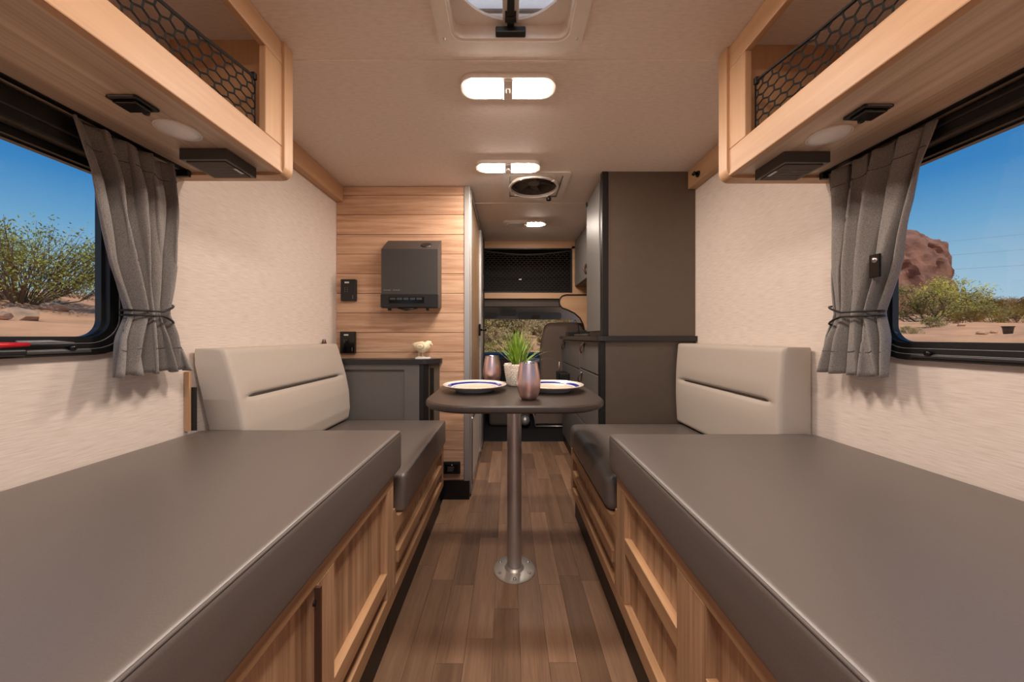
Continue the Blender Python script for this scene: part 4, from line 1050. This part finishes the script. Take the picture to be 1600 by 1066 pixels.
obj('lever', loft(BM(), [(0.20, 3.67, 0.06), (0.19, 3.62, 0.085)], 0.014, 8), 'black', t, smooth=True)
kb = BM(); bmesh.ops.create_uvsphere(kb, u_segments=18, v_segments=12, radius=0.052, matrix=Matrix.Translation((0.183, 3.59, 0.085)))
obj('knob', kb, 'alu', t, smooth=True)
t = thing('driver_seat', 'dark cab seat base beyond the bathroom door', 'seat', (-0.45, 3.6, 0.0))
obj('seat_base', cushion_bm(-0.75, -0.16, 3.50, 4.0, 0.34, 0.50, 0.05, 0.01, 6, 6, 3), 'cab_dark', t, smooth=True)
obj('pedestal', box(-0.68, -0.24, 3.60, 3.93, 0.0005, 0.35, bev=0.01), 'cab_dark', t)
bm = cushion_bm(-0.75, -0.27, 3.42, 3.54, 0.48, 1.05, 0.05, 0.01, 6, 3, 6)
obj('seat_back', bm, 'seat_fabric', t, smooth=True)

# ------------------------------------------------------------------ desert outside
def pw(P, v):
    if v <= P[0][0]: return P[0][1]
    for (a, za), (b_, zb) in zip(P, P[1:]):
        if v <= b_:
            f = (v-a)/(b_-a); return za+(zb-za)*f
    return P[-1][1]
PL = [(0, -.6), (3, -.6), (6.8, .90), (11.2, 1.68), (15.4, 2.45), (17, 2.45), (30, 1.0), (120, 0.0)]
PR = [(0, -.6), (3, -.6), (6.8, .88), (10, 1.12), (18, 1.68), (28, 2.4), (45, 3.35), (70, 4.2), (120, 5)]
PF = [(0, -.6), (5, -.6), (7, .45), (12, 1.0), (20, 1.85), (30, 3.2), (60, 9.0), (120, 9)]
def gz(x, y):
    h_ = pw(PL, -x) if x < 0 else pw(PR, x)
    # front hill only in a sector ahead of the van
    a = math.atan2(abs(x), y) if y > 0 else 9
    wgt = max(0, min(1, (0.75-a)/0.3)); wgt = wgt*wgt*(3-2*wgt)
    hf = pw(PF, y)
    h_ = h_*(1-wgt)+max(h_, hf)*wgt
    return h_ + 0.05*math.sin(1.3*x+0.7*y)+0.04*math.sin(2.1*y-0.9*x) if max(abs(x), y) > 3.5 else h_
ax = [-110, -80, -60, -45, -35, -28, -24] + [-21+0.6*i for i in range(71)] + [22, 24, 27, 30, 35, 42, 50, 60, 75, 95, 120]
bm = BM(); rg = random.Random(2); G = []
for x in ax:
    G.append([bm.verts.new((x, y, gz(x, y)+(rg.uniform(-.03, .03) if max(abs(x), y) > 4.5 else 0))) for y in ax])
for A, B in zip(G, G[1:]):
    for j in range(len(ax)-1): bm.faces.new((A[j], B[j], B[j+1], A[j+1]))
struct('ground', bm, 'desert', smooth=True)

def leaf_cloud(seed, n, rx, rz, size, clumps, zbase=0.25):
    rr = random.Random(seed); bm = BM()
    cl = []
    for _ in range(clumps):
        a = rr.uniform(0, 2*PI); q = math.sqrt(rr.random())*rx*0.85; z = zbase*rz+rr.random()**0.8*rz*(1.02-0.35*(q/rx)**2-zbase)
        cl.append((q*math.cos(a), q*math.sin(a), z, rr.uniform(.14, .28)*rx))
    for i in range(n):
        c_ = cl[i % clumps]
        v = Vector((rr.gauss(0, .5), rr.gauss(0, .5), rr.gauss(0, .42)))*c_[3]+Vector(c_[:3])
        if v.z < 0.02: v.z = 0.02
        d1 = Vector((rr.uniform(-1, 1), rr.uniform(-1, 1), rr.uniform(-.6, 1))).normalized(); d2 = d1.orthogonal().normalized()
        L = size*rr.uniform(.6, 1.3)
        A = [bm.verts.new(v-d1*L), bm.verts.new(v+d2*L*.4), bm.verts.new(v+d1*L), bm.verts.new(v-d2*L*.4)]
        bm.faces.new(A)
    return bm, cl
def bush(name, label, loc, seed, n, rx, rz, size, clumps, leafm, group=None, stems=10, sub=True, zbase=0.25):
    t = thing(name, label, 'shrub', loc, group)
    bm, cl = leaf_cloud(seed, n, rx, rz, size, clumps, zbase)
    bmesh.ops.translate(bm, verts=bm.verts, vec=Vector(loc))
    o = obj('foliage', bm, leafm, t); o['kind'] = 'stuff'
    bm = BM(); rr = random.Random(seed+1); L0 = Vector(loc)
    for c_ in cl[:max(stems, 1)]:
        tip = Vector(c_[:3]); mid = tip*0.5+Vector((rr.uniform(-.1, .1)*rx, rr.uniform(-.1, .1)*rx, -.08*rz)); b0 = Vector((tip.x*.08, tip.y*.08, -0.1))
        loft(bm, [L0+b0, L0+mid, L0+tip], [0.011*rx, 0.007*rx, 0.003*rx], 5)
        if sub:
            for _ in range(4):
                e2 = tip+Vector((rr.gauss(0, .16), rr.gauss(0, .16), rr.uniform(0, .2)))*rx
                loft(bm, [L0+mid, L0+(mid+e2)*.5+Vector((0, 0, .04*rx)), L0+e2], [0.005*rx, 0.003*rx, 0.0015*rx], 4)
    obj('stems', bm, 'twig', t)
    return t
def copybush(src, loc, sc, rz, label=None):
    r = src.copy(); C.objects.link(r); r.location = loc; r.scale = (sc, sc, sc); r.rotation_euler = (0, 0, rz)
    if label: r['label'] = label
    for ch in src.children:
        c_ = ch.copy(); C.objects.link(c_); c_.parent = r; c_.matrix_parent_inverse = ch.matrix_parent_inverse.copy()
    return r
def at(px, py_or_none, D):
    x = (px-793)/538*D; return x, D
# left window
x, y = -11.6, 8.2
bush('creosote_bush', 'large feathery creosote bush outside the left window', (x, y, gz(x, y)-0.05), 21, 12000, 1.9, 1.80, 0.034, 90, 'leaf_green', stems=60, zbase=0.22)
x, y = -14.0, 11.2
bush('twiggy_bush', 'sparse grey twigs on the crest outside the left window', (x, y, gz(x, y)-0.05), 25, 260, 0.9, 0.75, 0.03, 24, 'leaf_brown', stems=24)
def stone(loc, r, seed, label):
    rr = random.Random(seed); bm = BM(); bmesh.ops.create_icosphere(bm, subdivisions=2, radius=1)
    for v_ in bm.verts: v_.co = Vector(loc)+Vector((v_.co.x*r*1.5, v_.co.y*r*1.2, v_.co.z*r*.8))*(1+rr.uniform(-.18, .18))
    tag(obj('boulder', bm, 'stone'), label, 'rock')
for i, (x, y, r_, lb) in enumerate(((-9.2, 6.45, .20, 'flat tan rock at the lower left corner of the left window'), (-10.6, 8.05, .17, 'tan rock at the foot of the creosote bush'), (-8.9, 6.0, .12, 'small tan stone nearest the left window'))):
    stone((x, y, gz(x, y)+.05), r_, 40+i, lb)
# right window
def PTR(px, D): return ((px-793)/538*D, D)
x, y = PTR(1448, 13); main = bush('palo_verde', 'broad olive green shrub below the rock outcrop', (x, y, gz(x, y)-.1), 61, 5200, 1.5, 1.75, 0.050, 40, 'leaf_olive', stems=14, zbase=0.05)
x, y = PTR(1482, 16); bush('yellow_palo_verde', 'bright yellow-green shrub behind the olive shrub', (x, y, gz(x, y)-.1), 62, 3600, 1.35, 1.75, 0.055, 34, 'leaf_yellow', stems=12, zbase=0.1)
x, y = PTR(1555, 9.5); sh1 = bush('desert_shrub', 'low olive desert shrub scattered on the slope right of the van', (x, y, gz(x, y)-.05), 63, 2200, .55, .50, 0.024, 24, 'leaf_olive', 'shrubs on the right slope', stems=14, zbase=0.02)
x, y = PTR(1520, 24); sh2 = bush('ridge_shrub', 'brown-green shrub along the far ridge right of the van', (x, y, gz(x, y)-.1), 64, 2200, 1.2, 1.1, 0.06, 26, 'leaf_brown', 'shrubs along the right ridge', stems=12, zbase=0.05)
rg = random.Random(9)
for px, D, sc in ((1508, 8.9, .7), (1594, 7.9, .8), (1522, 11, .7), (1572, 10.2, .7), (1425, 7.4, .40), (1600, 12, 1.0), (1556, 14, .9), (1462, 8.4, .5), (1536, 18.5, 1.4), (1588, 15.8, 1.2)):
    x, y = PTR(px, D); copybush(sh1, (x, y, gz(x, y)-.05), sc, rg.uniform(0, 6))
for px, D, sc in ((1553, 25, .8), (1573, 22, .7), (1592, 26, .9), (1614, 30, 1.0), (1500, 22, .7), (1536, 31, .9), (1562, 35, 1.0), (1582, 38, 1.1)):
    x, y = PTR(px, D); copybush(sh2, (x, y, gz(x, y)-.1), sc, rg.uniform(0, 6))
x, y = PTR(1505.5, 26); zg = gz(x, y)
t = thing('saguaro', 'thin dark saguaro standing on the far ridge', 'cactus', (x, y, zg))
obj('trunk', loft(BM(), [(x, y, zg-.2), (x, y, zg+1.0), (x, y, zg+1.85), (x, y, zg+2.0)], [.10, .12, .10, .03], 10), 'saguaro', t, smooth=True)
obj('arm', loft(BM(), [(x, y, zg+.8), (x+.3, y, zg+.85), (x+.38, y, zg+1.1), (x+.38, y, zg+1.5)], [.06, .07, .07, .02], 8), 'saguaro', t, smooth=True)
# plant tub and small stones by the right window
x, y = PTR(1575, 6.6); zg = gz(x, y)
t = thing('black_tub', 'small black plant tub on the ground outside right window', 'tub', (x, y, zg))
obj('tub', lathe(BM(), [(0, 0.0), (.055, 0.0), (.07, .13), (.08, .135), (.08, .15), (.068, .15), (.06, .05), (0, .05)], (x, y, zg), 20), 'black', t, smooth=True, angle=40)
obj('rim', lathe(BM(), [(.078, .135), (.084, .14), (.078, .152)], (x, y, zg), 20), 'black_soft', t, smooth=True)
for i, (px, D, r_, lb) in enumerate(((1535, 6.8, .06, 'pale stone beside the black tub'), (1502, 8.0, .05, 'small round stone before the right-hand shrubs'), (1553, 6.9, .04, 'tiny tan stone close to the black tub'))):
    x, y = PTR(px, D); stone((x, y, gz(x, y)+.02), r_, 70+i, lb)
# rock outcrop
bm = BM(); bmesh.ops.create_icosphere(bm, subdivisions=6, radius=1)
from mathutils import noise as mnoise
cx_, cy_ = PTR(1368, 46)
for v_ in bm.verts:
    p = v_.co.copy()
    n1 = mnoise.fractal(p*2.2, 0.9, 2.1, 8); n2 = mnoise.noise(p*4.5+Vector((3, 1, 7))); n3 = mnoise.noise(p*11.0)
    cave = max(0, n2-0.18)*0.55
    f = 1+0.07*n1-0.6*cave+0.035*n3
    hz_ = max(0, p.z)**0.5
    rad_ = math.hypot(p.x, p.y); k_ = (min(1, rad_)**0.55)/max(rad_, 1e-4)
    v_.co = Vector((cx_+p.x*k_*6.3*f+0.5*hz_, cy_+p.y*k_*6.5*f, -2+16.4*hz_*(1+.03*n1+.015*n3)))
tag(obj('rock_butte', bm, 'rock', smooth=False), 'red-brown rock butte rising beyond the right curtain', 'rock')
# power lines
for i, (za, zb) in enumerate(((12.6, 16.2), (10.9, 13.6), (9.2, 10.9))):
    pts = []
    for k_ in range(25):
        f = k_/24; x = 40+f*60; yv = 58-14*f; zz = za+(zb-za)*f-1.6*4*f*(1-f)*0.25
        pts.append((x, yv, zz+1.5))
    tag(obj('power_line', loft(BM(), pts, 0.022, 5), 'wire'), ('topmost', 'middle', 'lowest')[i]+' of three power lines across the right window sky', 'cable')
# slope ahead of the windshield
x, y = 0.2, 11; f1 = bush('scrub', 'dry scrub bush on the slope ahead of the windshield', (x, y, gz(x, y)-.05), 81, 2600, .9, .85, 0.045, 30, 'leaf_brown', 'scrub ahead of the windshield', stems=16, zbase=0.03)
x, y = -0.5, 13.2; f2 = bush('green_scrub', 'green scrub bush on the slope ahead of the windshield', (x, y, gz(x, y)-.05), 82, 2600, 1.0, .95, 0.045, 30, 'leaf_olive', 'green scrub ahead of the windshield', stems=16, zbase=0.03)
spots = [(0.2, 11, .9), (-0.5, 13.2, 1.0)]; i = 0
while len(spots) < 100 and i < 6000:
    i += 1
    D = rg.uniform(7.4, 27); x = rg.uniform(-.085, .18)*D; sc = rg.uniform(.4, .75)*(0.7+D/25)
    if all((x-a)**2+(D-b_)**2 > (1.0*(sc+q))**2 for a, b_, q in spots):
        spots.append((x, D, sc)); copybush(f1 if i % 4 else f2, (x, D, gz(x, D)-.05), sc, rg.uniform(0, 6))
